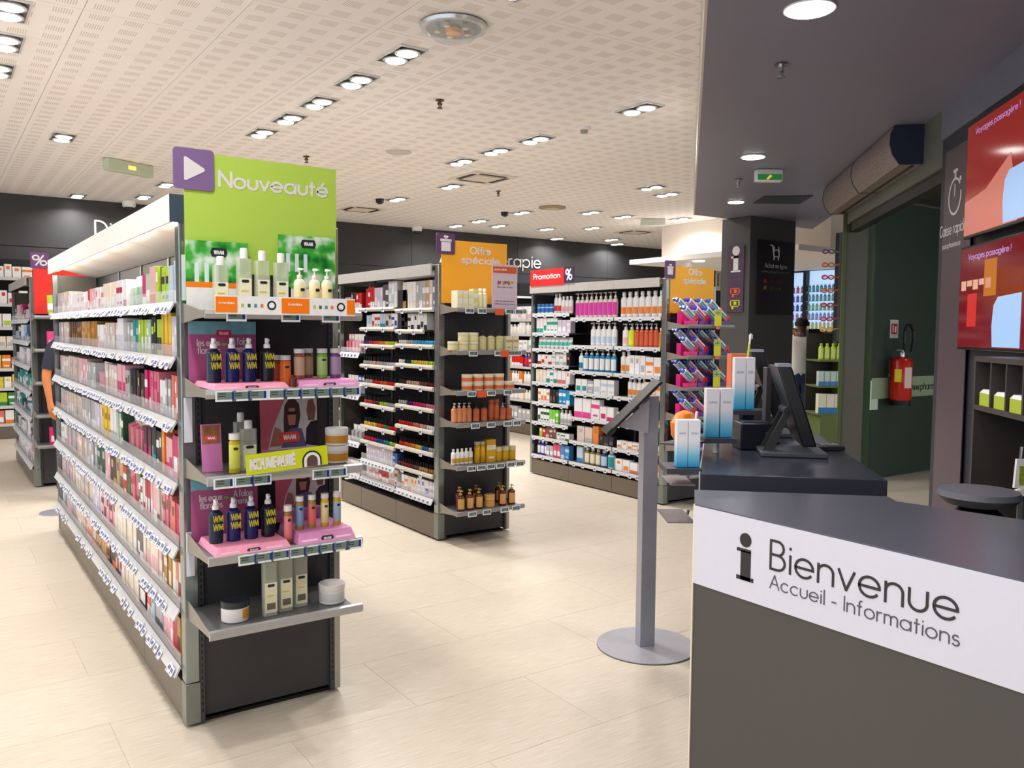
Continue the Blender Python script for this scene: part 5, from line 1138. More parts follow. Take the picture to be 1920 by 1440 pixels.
# near bay, right (near) to left
CY = (60, 160, 214); NU = (214, 170, 150); ORR = (226, 90, 40); PUR = (90, 40, 120); WIN = (120, 30, 50)
rows_n = [(CY, CY, (90, 190, 220), GRY, W_), (LIM, YEL, YEL, (190, 200, 90), DGN, W_), (WIN, BRN, NU, NU, DBR), (ROS, (206, 60, 120), MAG, PUR, GRY), (W_, NU, COR, RED, RED), (GRY, (60, 110, 180), YEL, ORG, ORR, RED), (GLD, TAN, BRN, (130, 50, 40), (130, 50, 40))]
for i, (z, cols) in enumerate(zip(near2[1:], rows_n)): polish_row(0.07, 0.64, z, cols, f'near bay, polish row {("one", "two", "three", "four", "five", "six", "seven")[i]} from the top')
rows_f = [(LIM, YEL, ORG, ORR, MAG, PUR), (LIL, GRY, NU, GRY), (RED, ORR, RED, GRY), (GRY, LIM, WIN, RED), (RED, GRN_, ORR, YEL, YEL), (LIM, TEA, (60, 80, 160), MAG, RED)]
for i, (z, cols) in enumerate(zip((1.378, 1.215, 1.062, 0.895, 0.715, 0.592), rows_f)): polish_row(0.67, 1.27, z, cols, f'middle bay, polish row {("one", "two", "three", "four", "five", "six")[i]} from the top')
def r2(segs, a, b_, z, where, d=0.06): run(segs, lambda pr, nm, y, zz, lb, cat, grp: place(pr, nm, (2.93+0.05, 5.13+y, zz+0.0005), -PI/2, lb, cat, grp), a, b_, z, where, d)
r2([('b', (110, 140, 190), W_, 1, .05, .2), ('b', PBG, W_, 1, .05, .2), ('b', TAN, W_, 1, .05, .2), ('b', GRY, W_, 3, .05, .2), ('b', W_, CRM, 3, .05, .2), ('b', CRM, GLD, 2, .06, .2)], 0.07, 0.64, 1.655, 'top shelf near bay of the polish unit')
r2([('b', W_, BLK, 8, .05, .12)], 0.2, 0.63, 1.50, 'second shelf near bay of the polish unit')
r2([('b', W_, LBL, 3, .05, .2), ('b', DGR, W_, 2, .05, .18), ('b', LIL, W_, 3, .05, .16), ('b', RED, W_, 3, .04, .17), ('b', CRI, RED, 2, .04, .16), ('b', PNK, BRN, 3, .04, .13)], 0.67, 1.27, 1.672, 'top shelf middle bay of the polish unit')
r2([('b', W_, (40, 60, 200), 2, .05, .11), ('b', PBG, BLK, 2, .05, .11), ('b', LBL, TEA, 2, .05, .11), ('b', W_, RED, 3, .05, .11), ('b', LBL, W_, 3, .05, .1)], 0.67, 1.27, 1.515, 'second shelf middle bay of the polish unit')
r2([('b', (50, 90, 170), LBL, 2, .04, .11), ('b', LIL, W_, 12, .04, .12)], 0.67, 1.27, 0.432, 'low shelf middle bay of the polish unit')
r2([('b', LIL, W_, 2, .05, .12), ('b', W_, (120, 120, 214), 3, .06, .12), ('b', CRM, ORG, 3, .05, .11), ('b', W_, ORG, 4, .05, .11)], 0.07, 0.64, 0.285, 'lowest shelf near bay of the polish unit')
r2([('b', W_, RED, 3, .05, .13), ('b', RED, W_, 3, .06, .12), ('b', PNK, W_, 3, .06, .12), ('b', W_, GRY, 3, .05, .1)], 0.67, 1.27, 0.285, 'lowest shelf middle bay of the polish unit')
for z, segs, wd in ((1.672, [('b', RED, W_, 2, .06, .13), ('b', DBR, PNK, 2, .05, .14), ('b', GRY, W_, 3, .06, .1)], 'top'), (1.3, [('l', W_, PNK, 3, .07, .16), ('l', PNK, ROS, 3, .06, .16)], 'second'), (0.95, [('l', (60, 60, 160), W_, 2, .07, .16), ('l', W_, BLK, 3, .07, .16)], 'third'), (0.55, [('l', W_, GRY, 3, .08, .14), ('b', BLK, W_, 3, .05, .1)], 'fourth'), (0.285, [('b', W_, PNK, 4, .06, .1), ('b', GRY, W_, 3, .06, .1)], 'lowest')):
    r2(segs, 1.31, 1.7, z, f'{wd} shelf far bay of the polish unit')
sh2 = [c for c in G2.children if c.name.split('.')[0] == 'shelf']
for i, sh in enumerate(sh2):
    many = i in (9, 18, 19) or i > 19; L_ = sh.data.vertices[6].co.y
    for k in range(int(L_/0.06) if many else 2):
        o = link('price_tag', SMALL, sh, (-0.030, (k+0.5)*L_/(int(L_/0.06) if many else 2), -0.02)); o.rotation_euler = (0, 0, -PI/2)
end_sign(2.95, 3.50, 1.69, 2.13, 5.128, (250, 176, 50), 'orange end sign reading Offre spéciale on the nail polish unit', 'gift', [('Offre', 0.046, 0.2, 0.235, 0.355, 0.17), ('spéciale', 0.046, 0.2, 0.165, 0.288, 0.32)], (2.905, 3.055, 2.03, 2.175))
ZE2 = [1.652, 1.36, 1.082, 0.86, 0.565, 0.246]; D2 = 0.245
for z, tx in zip(ZE2, ([.10, .2, .43, .51], [.13, .34, .44, .5], [.12, .28, .42], [.15, .28, .42, .5], [.12, .2, .28, .36, .45, .53], [.13, .25, .4, .5])): end_shelf(G2, 0.012, 0.55, 0.012, D2, z, tx)
for k, (i, x) in enumerate(((0, .345), (1, .39), (2, .2))):
    link('promo_flag', None, None) if False else obj('promo_flag', MB().box(-0.035, 0.035, -D2-0.022, -D2-0.017, -0.045, 0.0), cm((222, 90, 50)), [c for c in G2.children if c.name.split('.')[0] == 'shelf'][-6+i], (x, 0, 0))
def e2(kind, xs, z, pr, labels, cat, name, y=4.98, group=None, dz=0.0005):
    for k, x in enumerate(xs):
        lb = labels if isinstance(labels, str) else labels[k]
        place(pr, name, (x, y, z+dz), 0, lb, cat, group if group else (lb if isinstance(labels, str) else None))
CR = (232, 222, 170)
e2(0, (2.99, 3.035, 3.08), ZE2[0], P_box(0.042, 0.12, 0.08, (238, 232, 205), CR, 2), 'cream carton in a row of three on top shelf of the orange end', 'carton', 'cream_carton')
e2(0, (3.125,), ZE2[0], P_box(0.045, 0.135, 0.05, (226, 222, 140), W_, 2), 'yellowish carton beside the cream cartons on top of the orange end', 'carton', 'cream_carton')
e2(0, (3.18, 3.215), ZE2[0], P_bottle(0.035, 0.14, CR, (240, 236, 200), (240, 240, 235), 'disc', 1.0), ('left slim cream bottle on top shelf of the orange end', 'right slim cream bottle on top shelf, partly behind the leaflet'), 'bottle', 'cream_bottle')
o = tag(obj('leaflet', MB().box(0, 0.215, 0, 0.003, 0, 0.31), mat((206, 190, 204), 0.4), None, (3.235, 4.915, 1.6525), 0.0), 'tall mauve offer leaflet with orange header before the orange sign', 'leaflet')
obj('header', MB().box(0.008, 0.207, -0.0011, -0.0001, 0.25, 0.295), cm((206, 92, 50)), o)
for j in range(9): obj('sweet_print', MB().box(0.045+j*0.015, 0.058+j*0.015, -0.0011, -0.0001, 0.168+(j % 3)*0.006, 0.195), cm(((200, 60, 90), (60, 120, 60), (230, 180, 40), (220, 110, 50), (100, 60, 140))[j % 5]), o)
flat_text('spécialité', 0.014, 0.16, (250, 230, 220), o, 0.02, -0.0013, 0.268, fit=0.1)
for zz, wd in ((0.148, 0.13), (0.05, 0.16), (0.03, 0.17)): flat_text('offre du mois en cours', 0.010, 0.14, (120, 60, 90), o, 0.107-wd/2, -0.0001, zz, fit=wd)
JC = P_jar(0.078, 0.062, (222, 210, 150), (230, 220, 170), (226, 220, 190))
for k, (x, dz) in enumerate(((3.035, .0005), (3.115, .0005), (3.035, .063), (3.115, .063), (2.965, .0005))):
    place(JC, 'cream_jar', (x, 4.97 if k < 4 else 4.99, ZE2[1]+dz), 0, ('lower left cream jar of the two stacks on shelf two, orange end', 'lower right cream jar of the two stacks on shelf two, orange end', 'upper left cream jar of the two stacks, orange end', 'upper right cream jar of the two stacks, orange end', 'single cream jar beside the stacks, orange end')[k], 'jar')
e2(0, (3.2, 3.27, 3.34), ZE2[1], P_bottle(0.06, 0.135, (206, 196, 140), (214, 206, 150), (60, 50, 44), 'pump', 0.9), 'olive cream bottle with dark pump on shelf two of the orange end', 'pump bottle', 'pump_bottle')
e2(0, (3.41, 3.47), ZE2[1], P_box(0.05, 0.1, 0.05, (236, 226, 190), TAN, 2), 'cream carton at the right of shelf two of the orange end', 'carton', 'cream_carton')
JO = P_jar(0.078, 0.056, (222, 214, 200), (222, 112, 56), (226, 214, 190))
for row in range(2):
    for k in range(5 if row == 0 else 4):
        lb = f"orange-banded jar in the {('lower', 'upper')[row]} layer on shelf three of the orange end"; place(JO, 'orange_jar', (3.055+0.088*k, 4.95, ZE2[2]+0.0005+row*0.0565), 0, lb, 'jar', lb)
e2(0, (2.97, 3.01, 3.05, 3.09), ZE2[3], P_bottle(0.042, 0.135, (236, 150, 110), (240, 160, 110), (236, 230, 214), 'pump', 0.9), 'peach pump bottle with pale pump, left half of shelf four', 'pump bottle', 'pump_bottle')
e2(0, (3.15, 3.215), ZE2[3], P_bottle(0.05, 0.125, (224, 130, 90), (230, 124, 70), (70, 60, 54), 'pump', 0.9), 'orange pump bottle with dark pump on shelf four', 'pump bottle', 'pump_bottle')
e2(0, (3.275, 3.32), ZE2[3], P_bottle(0.04, 0.15, (214, 110, 70), (226, 120, 76), (200, 110, 80), 'tall', 1.0), 'tall orange bottle in the middle of shelf four', 'bottle', 'orange_bottle')
e2(0, (3.375, 3.43), ZE2[3], P_bottle(0.048, 0.12, (220, 120, 84), (226, 130, 90), (222, 214, 214), 'pump', 0.9), 'orange bottle with pale pump at the right of shelf four', 'pump bottle', 'pump_bottle')
YG = (214, 164, 30)
e2(0, (2.965, 3.0, 3.035, 3.07, 3.105), ZE2[4], P_bottle(0.034, 0.11, (238, 236, 230), YG, (238, 236, 230), 'cap', 0.9), 'small white dropper bottle with mustard band, left of shelf five', 'bottle', 'dropper_bottle')
e2(0, (3.16, 3.205), ZE2[4], P_bottle(0.042, 0.15, (200, 160, 30), YG, (190, 180, 160), 'tall', 1.0), 'tall mustard bottle on shelf five of the orange end', 'bottle', 'mustard_bottle')
e2(0, (3.265,), ZE2[4], P_box(0.075, 0.16, 0.05, (214, 168, 40), (240, 232, 210), 2), 'tall mustard carton in the middle of shelf five', 'carton', 'mustard_carton')
e2(0, (3.34, 3.4, 3.46), ZE2[4], P_jar(0.054, 0.1, (208, 160, 30), YG, (206, 190, 150)), 'mustard jar at the right of shelf five of the orange end', 'jar', 'mustard_jar')
AM = P_bottle(0.058, 0.145, (84, 38, 24), (206, 154, 90), (198, 160, 80), 'pump', 0.95)
e2(0, (3.0, 3.075, 3.15), ZE2[5], AM, ('left amber bottle with gold pump on the lowest orange-end shelf', 'second amber bottle with gold pump on the lowest orange-end shelf', 'third amber bottle with gold pump on the lowest orange-end shelf'), 'pump bottle', 'amber_pump_bottle', y=4.94)
e2(0, (3.35, 3.43), ZE2[5], AM, ('fourth amber gold-pump bottle, right of the round tins', 'rightmost amber gold-pump bottle on the lowest orange-end shelf'), 'pump bottle', 'amber_pump_bottle', y=4.94)
e2(0, (3.06, 3.2, 3.40), ZE2[5], AM, 'amber gold-pump bottle in the back row of the lowest orange-end shelf', 'pump bottle', 'amber_pump_bottle', y=5.06)
TN = P_jar(0.078, 0.045, (180, 130, 66), (206, 154, 90), (200, 160, 90))
for k in range(2): place(TN, 'round_tin', (3.245, 4.945, ZE2[5]+0.0005+k*0.046), 0, ('lower round tan tin between amber bottles', 'upper round tan tin between amber bottles')[k], 'tin')

# ===== third gondola: sun care
rows3 = [1.628, 1.362, 1.115, 0.905, 0.66, 0.425, 0.215]
far3 = [1.675, 1.48, 1.317, 1.157, 0.972, 0.765, 0.56, 0.405, 0.215]
G3 = unit('gondola_shelving', 'sun care shelving unit with grey top band, toothbrush end', 5.17, 5.15, 1.95,
          side_shelves=[(z, .06, .66, 'flat') for z in rows3] + [(z, .67, 1.3, 'flat') for z in rows3] + [(z, 1.32, 1.93, 'flat') for z in far3], canopy='grey', bays=[0.665, 1.31])
def r3(segs, a, b_, z, where, d=0.06, x=0.055): run(segs, lambda pr, nm, y, zz, lb, cat, grp: place(pr, nm, (5.17+x, 5.15+y, zz+0.0005), -PI/2, lb, cat, grp), a, b_, z, where, d)
OW = (236, 140, 60); MG = (226, 60, 180); CYB = (20, 130, 176)
n3 = [[('o', W_, OW, 7, .08, .23)], [('o', ORG, GLD, 1, .07, .17), ('p', (206, 90, 60), (214, 100, 66), 5, .06, .21), ('p', (214, 220, 40), (226, 226, 60), 1, .08, .21), ('p', W_, PNK, 2, .08, .21)],
      [('b', W_, OW, 2, .1, .16), ('b', W_, GRY, 3, .07, .17), ('o', W_, OW, 2, .07, .2)], [('b', CRM, ORG, 3, .07, .15), ('o', W_, OW, 4, .06, .18)],
      [('b', OW, W_, 3, .08, .06), ('b', W_, OW, 4, .08, .10)], [('b', W_, OW, 8, .07, .07)], [('b', ORG, W_, 1, .08, .12), ('b', W_, COR, 3, .1, .10), ('b', W_, OW, 2, .1, .11)]]
m3 = [[('p', (230, 214, 206), MG, 9, .068, .24)], [('p', W_, LBL, 5, .075, .22)], [('p', CYB, W_, 6, .08, .21), ('p', W_, CYB, 1, .07, .2)], [('b', W_, LBL, 3, .1, .14), ('b', GRY, W_, 1, .09, .12), ('b', W_, TEA, 2, .09, .13)],
      [('b', W_, MAG, 2, .1, .13), ('b', W_, (230, 60, 150), 3, .13, .19)], [('b', BLK, DGR, 3, .07, .09), ('b', ORG, GLD, 1, .09, .17), ('b', PBG, GRY, 2, .12, .15)],
      [('o', LBL, TEA, 1, .1, .17), ('o', (60, 60, 140), LBL, 1, .1, .16), ('o', (120, 124, 70), CRM, 3, .08, .16), ('b', LBL, (60, 130, 190), 1, .1, .16)]]
f3 = [[('o', W_, PNK, 3, .06, .17), ('o', W_, RED, 2, .06, .2), ('j', W_, (30, 120, 200), 4, .07, .1)], [('b', LIL, W_, 3, .07, .13), ('b', W_, (40, 160, 140), 6, .06, .15)], [('t', W_, (90, 190, 170), 8, .07, .12)], [('b', BLK, ORG, 1, .06, .1), ('b', W_, GRY, 4, .06, .12), ('b', W_, RED, 4, .06, .1)],
      [('b', W_, COR, 3, .07, .13), ('b', W_, TEA, 3, .06, .14), ('b', CRM, W_, 3, .06, .13)], [('b', (30, 150, 210), W_, 3, .06, .15), ('b', BLK, BRN, 3, .05, .14), ('b', W_, ORG, 4, .05, .14)], [('o', W_, GRY, 3, .06, .15), ('b', (120, 206, 70), W_, 3, .05, .14), ('b', W_, DGN, 4, .05, .14)],
      [('b', W_, GRN_, 3, .07, .07), ('b', BRN, PNK, 3, .06, .11), ('b', RED, W_, 1, .06, .09), ('b', LIM, W_, 1, .05, .09)], [('b', (60, 140, 210), LBL, 2, .07, .14), ('b', (220, 80, 120), W_, 2, .06, .14), ('b', GRY, W_, 2, .06, .11), ('o', (50, 70, 200), W_, 3, .06, .14)]]
for i in range(7):
    r3(n3[i], 0.07, 0.655, rows3[i], f'{ORD[i]} shelf near bay of the sun care unit')
    r3(m3[i], 0.675, 1.29, rows3[i], f'{ORD[i]} shelf middle bay of the sun care unit')
for i in range(9): r3(f3[i], 1.33, 1.92, far3[i], f'{ORD[i]} shelf far bay of the sun care unit')
for sh in [c for c in G3.children if c.name.split('.')[0] == 'shelf']:
    L_ = sh.data.vertices[6].co.y
    for k in range(4): o = link('price_tag', SMALL, sh, (-0.0065, (k+0.5+random.uniform(-.2, .2))*L_/4, -0.024)); o.rotation_euler = (0, 0, -PI/2)
t = thing('promotion_sign', 'red sign reading Promotion with a purple percent square', 'sign', (5.14, 7.08, 1.955), -PI/2)
obj('board', MB().box(0, 0.56, -0.004, 0, 0.0, 0.165), mat((226, 34, 34), 0.45), t)
mb, _ = text_mb('Promotion', 0.05, 0.2, depth=0.0012, fit=0.44); obj('lettering', mb, WL, t, (0.055, -0.0042, 0.072))
ic = obj('percent_square', MB().box(0.56, 0.72, -0.008, -0.001, 0.02, 0.17), mat((58, 40, 68), 0.4), t); mb, _ = text_mb('%', 0.1, 0.16, depth=0.0012, fit=0.09); obj('lettering', mb, WL, ic, (0.595, -0.0081, 0.045))
obj('foot_clip', MB().box(0.1, 0.3, 0.0001, 0.01, 0.0, 0.03), WHITE, t)
end_sign(5.205, 5.745, 1.66, 2.06, 5.148, (250, 180, 50), 'orange end sign reading Offre spéciale on the toothbrush end', 'gift', [('Offre', 0.05, 0.2, 0.22, 0.335, 0.16), ('spéciale', 0.05, 0.2, 0.16, 0.262, 0.27)], (5.13, 5.255, 1.955, 2.105))
ZE3 = [1.56, 1.30, 1.035, 0.785, 0.52, 0.29]
for z in ZE3: end_shelf(G3, 0.012, 0.55, 0.012, 0.25, z, [], m=mat((96, 100, 96), 0.4, 0.2))
BC = [((60, 80, 200), (236, 50, 140), (30, 150, 120)), ((60, 60, 200), (120, 50, 160), (220, 50, 60)), ((40, 90, 190), (50, 60, 150), (20, 150, 90)), ((60, 110, 170), (70, 74, 150), (30, 140, 120))]
lbs = ['magenta-based', 'violet-based', 'navy-based', 'slate-based']
for i, z in enumerate(ZE3[:5]):
    for layer in range(2):
        for k in range(4):
            a_, b2, c_ = BC[k]
            if layer == 0 and k == 2 and i > 0: continue
            lb = f'{lbs[k]} toothbrush pack leaning left, {("front", "raised back")[layer]} row, {ORD[i]} shelf of the toothbrush end'
            place(P_brush(a_, b2, c_, (0.035, 0.105)[layer]), 'toothbrush_pack', (5.215+0.13*k+(0.02 if layer else 0.0), 4.95+layer*0.1, z+0.0005), 0.0, lb, 'toothbrush pack', lb)
for k, z in enumerate((1.585, 1.33, 1.065)):
    t = thing('price_card', ('yellow price card among toothbrushes, highest of three', 'yellow price card among toothbrushes, middle of three', 'yellow price card among toothbrushes, lowest of three')[k], 'price card', (5.455, 4.868, z-0.03))
    obj('yellow_half', MB().box(0, 0.085, -0.002, 0, 0, 0.085), cm((228, 222, 20)), t); hd = obj('printed_half', MB().box(0, 0.085, -0.002, 0, 0.086, 0.14), cm((190, 206, 70)), t)
    mb, _ = text_mb('2+1', 0.035, 0.2, depth=0.001, fit=0.06) if False else text_mb('-I-', 0.03, 0.25, depth=0.001, fit=0.05); obj('lettering', mb, cm((40, 110, 150)), hd, (0.015, -0.0021, 0.098))
    obj('clip', MB().box(0.02, 0.065, -0.004, -0.0021, -0.03, 0.0), cm((226, 120, 80)), t)

# ===== far-left gondola and the one beyond, plus the wall shelving
def stock(x_front, y_base, bays_, zs, palette, where, seed, kinds='bl', hmax=0.17, per=0.07):
    rnd = random.Random(seed)
    for i, z in enumerate(zs):
        y = bays_[0]
        while y < bays_[1]-per:
            c, c2 = rnd.choice(palette[i % len(palette)]); k = rnd.choice(kinds); n = rnd.choice((1, 2, 3)); w = per*rnd.choice((0.8, 1.0, 1.15)); h = hmax*rnd.choice((0.75, 0.9, 1.0))
            for j in range(n):
                if y+w > bays_[1]: break
                nm, kd = KIND[k]; lb = f'{cname(c)} {kd} with {cname(c2)} print, {ORD[i]} shelf {where}'
                place(make(k, c, c2, round(w*0.9, 3), round(h, 3), 0.07), 'accessory_pack' if 'far left' in where else nm, (x_front+0.05, y_base+y+w/2, z+0.0005), -PI/2, lb, kd, lb); y += w
zs0 = [1.57, 1.36, 1.13, 0.89, 0.645, 0.40, 0.2]
G0 = unit('gondola_shelving', 'far left shelving unit with accessories behind the nearest one', 0.77, 8.91, 2.0, side_shelves=[(z, .06, 1.98, 'tag') for z in zs0], canopy='grey', bays=[0.7, 1.35])
pal0 = [[(PNK, LBL), (MAG, PNK), (LBL, W_), (BLK, W_)], [(LBL, (40, 70, 160)), (W_, LBL), ((40, 70, 160), W_), (BLK, GRY)], [(W_, PNK), (W_, LIL), (LIL, W_)], [(W_, LIL), (TEA, W_), (GRY, W_)], [(TEA, W_), (W_, BLK), (LIL, PLM)], [(W_, LIL), (PLM, LIL), (GRY, W_)], [(W_, GRY), (LIL, W_), (PNK, W_)]]
stock(0.77, 8.91, (0.07, 1.95), zs0, pal0, 'of the far left unit', 3, 'lb', 0.16, 0.09)
for i, sh in enumerate([c for c in G0.children if c.name.split('.')[0] == 'shelf']):
    for k in range(16): o = link('price_tag', SMALL, sh, (-0.028, 0.06+k*0.118, -0.02)); o.rotation_euler = (0, 0.0, -PI/2)
t = thing('promotion_sign', 'tall red end sign with purple percent square, far left', 'sign', (0.80, 8.89, 1.62))
obj('board', MB().box(0, 0.55, -0.004, 0, 0, 0.48), mat((228, 50, 40), 0.45), t); ic = obj('percent_square', MB().box(-0.02, 0.13, -0.01, -0.0042, 0.42, 0.565), mat((110, 70, 120), 0.4), t)
mb, _ = text_mb('%', 0.09, 0.15, depth=0.0012, fit=0.11); obj('lettering', mb, WL, ic, (0.0, -0.0101, 0.447))
for z in (1.60, 1.3, 1.0, 0.7, 0.42): end_shelf(G0, 0.012, 0.55, 0.012, 0.25, z, [])
for z, c, c2, lb in ((1.60, (170, 200, 60), W_, 'lime and white'), (1.3, (214, 70, 130), PNK, 'magenta'), (0.7, (230, 60, 120), PNK, 'hot pink'), (0.42, (226, 50, 110), W_, 'deep pink')):
    for k in range(4):
        place(P_tube(0.07, 0.19, c, c2) if z > 1.5 else P_box(0.09, 0.16, 0.06, c, c2, 1), 'cosmetic_pack', (0.93+0.11*k, 8.75, z+0.0005), 0, f'{lb} pack on the red-signed far left end', 'pack', f'{lb} packs on the far left end')
zs5 = [1.66, 1.45, 1.22, 0.98, 0.74, 0.5, 0.22]
G5 = unit('gondola_shelving', 'distant shelving unit seen through the gap left of the red Promotion sign', 7.05, 8.9, 2.4, side_shelves=[(z, .06, 2.38, 'flat') for z in zs5], canopy='none', bays=[0.8, 1.6])
stock(7.05, 8.9, (0.07, 2.3), zs5, [[(W_, PNK), (W_, COR), (CRM, W_)], [(W_, CRM), (RED, YEL), (PNK, W_)], [(W_, GRY), (YEL, W_)], [((60, 60, 190), RED), (RED, W_), (W_, YEL)], [(W_, CRM), (ORG, W_)], [(W_, COR), (CRM, W_)], [(GRY, W_)]], 'of the distant unit', 11, 'ob', 0.19, 0.09)
t = thing('wall_shelving', 'black wall shelving with white rails along the dark back wall', 'shelving unit', (-4.6, 12.98, 0))
LW = 17.0
obj('back_board', MB().box(0, LW, 0.39, 0.405, 0, 2.42), mat((24, 24, 26), 0.6), t); obj('base', MB().box(0, LW, 0.02, 0.385, 0, 0.16), PLINTH, t)
zw = [2.15, 1.80, 1.49, 1.22, 0.94, 0.68, 0.44, 0.2]
for z in zw:
    sh = obj('shelf', MB().box(0, LW, 0.05, 0.388, -0.014, 0), mat((50, 50, 52), 0.5), t, (0, 0, z)); obj('price_rail', MB().box(0, LW, 0.035, 0.049, -0.035, 0.006), RAILW, sh)
for x in [1.0*k for k in range(18)]: obj('upright', MB().box(x-0.015 if x else 0, x+0.015, 0.36, 0.388, 0.16, 2.42), BLACK, t)
rnd = random.Random(5)
palw = [[(W_, ORG), (W_, COR)], [(W_, RED), (W_, GRY)], [(W_, GRN_), (W_, LIM)], [(CRM, GRY), (W_, COR)], [(ORG, W_), (YEL, ORG)], [(YEL, LIM), (W_, YEL)], [(LIM, GRN_), (GRN_, W_)], [(COR, W_), (W_, ORG)]]
def wall_stock(xa, xb, zsel, where):
    for i, z in enumerate(zw):
        if i not in zsel: continue
        x = xa
        while x < xb:
            c, c2 = rnd.choice(palw[i]); w = rnd.choice((.09, .11, .13)); lb = f'{cname(c)} carton with {cname(c2)} print, {ORD[i]} wall shelf {where}'
            place(make('b', c, c2, round(w*0.9, 3), rnd.choice((.15, .18)), 0.1), 'wall_carton', (x+w/2, 13.1, z+0.0005), 0, lb, 'carton', lb); x += w
            if rnd.random() < 0.12: x += 0.1
wall_stock(0.6, 1.25, range(8), 'behind the far left unit')
wall_stock(-0.2, 0.6, range(3), 'behind the far left unit')
wall_stock(8.4, 9.6, (1, 2, 3, 4), 'between the orange and red signs')

# ------------------------------------------------------------------ pillar signs
t = thing('information_sign', 'narrow plum sign with white letter i on the pillar left side', 'sign', (7.858, 6.82, 0))
a = atx(1367, 462, 7.86); b_ = atx(1394, 585, 7.86); t.location = (7.859, a.y, b_.z)
wd = a.y-b_.y; hh = a.z-b_.z
obj('board', MB().box(-0.012, 0, -wd, 0, 0, hh), mat((78, 60, 84), 0.45), t)
def left_face(name, mb, m): return obj(name, mb, m, t, (-0.0122, 0, 0), -PI/2)   # local x runs toward -Y
ic = MB().lathe([(wd*0.23, 0), (wd*0.23, 0.002)], 20); ic.xf(Matrix.Translation((wd*0.5, 0, hh*0.92)) @ Matrix.Rotation(PI/2, 4, 'X'))
ic.box(wd*0.35, wd*0.65, -0.002, 0, hh*0.62, hh*0.84).box(wd*0.2, wd*0.65, -0.002, 0, hh*0.81, hh*0.84).box(wd*0.2, wd*0.8, -0.002, 0, hh*0.60, hh*0.625)
left_face('letter_i', ic, WL)
def frame_sq(c, z): 
    m_ = MB().box(wd*.2, wd*.8, -0.002, 0, z+.10*hh*.9, z+.115*hh*.9).box(wd*.2, wd*.8, -0.002, 0, z, z+.015*hh).box(wd*.2, wd*.27, -0.002, 0, z, z+.1*hh).box(wd*.73, wd*.8, -0.002, 0, z, z+.1*hh).box(wd*.42, wd*.6, -0.002, 0, z+.03*hh, z+.08*hh).box(wd*.3, wd*.42, -0.002, 0, z-0.035*hh, z); return left_face('pictogram', m_, cm(c))
frame_sq((230, 96, 60), hh*0.26); frame_sq((206, 206, 30), hh*0.08)
a = aty(1420, 448, 6.5); b_ = aty(1484, 590, 6.5)
t = thing('online_shop_sign', 'dark plum square sign with white trolley icon on the pillar front', 'sign', (a.x, 6.499, b_.z))
wd = b_.x-a.x; hh = a.z-b_.z
obj('board', MB().box(0, wd, -0.012, 0, 0, hh), mat((38, 28, 38), 0.35), t)
tr = MB(); cx_ = wd*0.48; zc = hh*0.84
for p0_, p1_ in (((-.10, .08), (-.06, .08)), ((-.06, .08), (-.03, -.05)), ((-.03, -.05), (.06, -.05)), ((-.045, .03), (.06, .03)), ((.06, .03), (.06, -.05)), ((-.03, .07), (-.03, .0)), ((.05, .07), (.05, .0)), ((-.03, -.05), (-.03, -.09)), ((.05, -.05), (.05, -.09))):
    tr.tube((cx_+p0_[0], -0.015, zc+p0_[1]), (cx_+p1_[0], -0.015, zc+p1_[1]), 0.008, 6)
obj('trolley_icon', tr, WL, t)
mb, _ = text_mb('Achat en ligne', 0.05, 0.13, depth=0.002, fit=wd*0.6); obj('lettering', mb, cm((190, 185, 190)), t, (wd*0.2, -0.0125, hh*0.63))
mb, _ = text_mb('www.parapharmacie', 0.03, 0.12, depth=0.002, fit=wd*0.75); obj('lettering', mb, cm((120, 112, 120)), t, (wd*0.12, -0.0125, hh*0.56))
for c, z in (((170, 50, 40), 0.42), ((140, 140, 30), 0.33)):
    obj('icon_dot', MB().box(wd*0.18, wd*0.25, -0.014, -0.0121, hh*z, hh*(z+0.05)), cm(c), t); mb, _ = text_mb('drive', 0.04, 0.14, depth=0.002, fit=wd*0.32); obj('lettering', mb, cm(mixc(c, (0, 0, 0), 0.3)), t, (wd*0.33, -0.0125, hh*z))

# ------------------------------------------------------------------ fire extinguisher
YE = 4.80
p = aty(1688, 750, YE)
t = thing('fire_extinguisher', 'red fire extinguisher with black hose hanging on the dark green wall', 'fire extinguisher', (p.x, YE, p.z))
rd_ = mat((196, 36, 22), 0.25, noise=0.02); hE = 0.46; RR = 0.105
obj('cylinder', MB().lathe([(RR*0.9, 0), (RR, 0.02), (RR, hE*0.86), (RR*0.8, hE*0.93), (RR*0.35, hE*0.97)], 24), rd_, t); obj('skirt', MB().lathe([(RR*0.88, -0.055), (RR*0.92, 0)], 24), BLACK, t)
obj('valve', MB().lathe([(0.03, hE*0.97), (0.03, hE+0.03), (0.02, hE+0.05)], 14).box(-0.09, 0.03, -0.012, 0.012, hE+0.045, hE+0.06), CHROME, t)
obj('yellow_tag', MB().box(-0.055, 0.01, -RR-0.004, -RR+0.01, 0.19, 0.32).xf(Matrix.Rotation(-1.1, 4, 'Z')), cm((226, 214, 30)), t)
obj('white_label', MB().box(-0.03, 0.045, -RR-0.003, -RR+0.02, 0.13, 0.34).xf(Matrix.Rotation(-0.45, 4, 'Z')), cm((226, 200, 190)), t)
hs_ = MB(); pts = [(0.02, 0, hE+0.02), (-0.0, -0.02, hE+0.12), (0.0, -0.02, hE+0.25), (0.04, -0.02, hE+0.31), (0.11, -0.02, hE+0.31), (0.16, -0.02, hE+0.25), (0.17, -0.02, hE+0.16), (0.14, -0.02, hE+0.05)]
for a, b_ in zip(pts[:-1], pts[1:]): hs_.tube(a, b_, 0.014, 8)
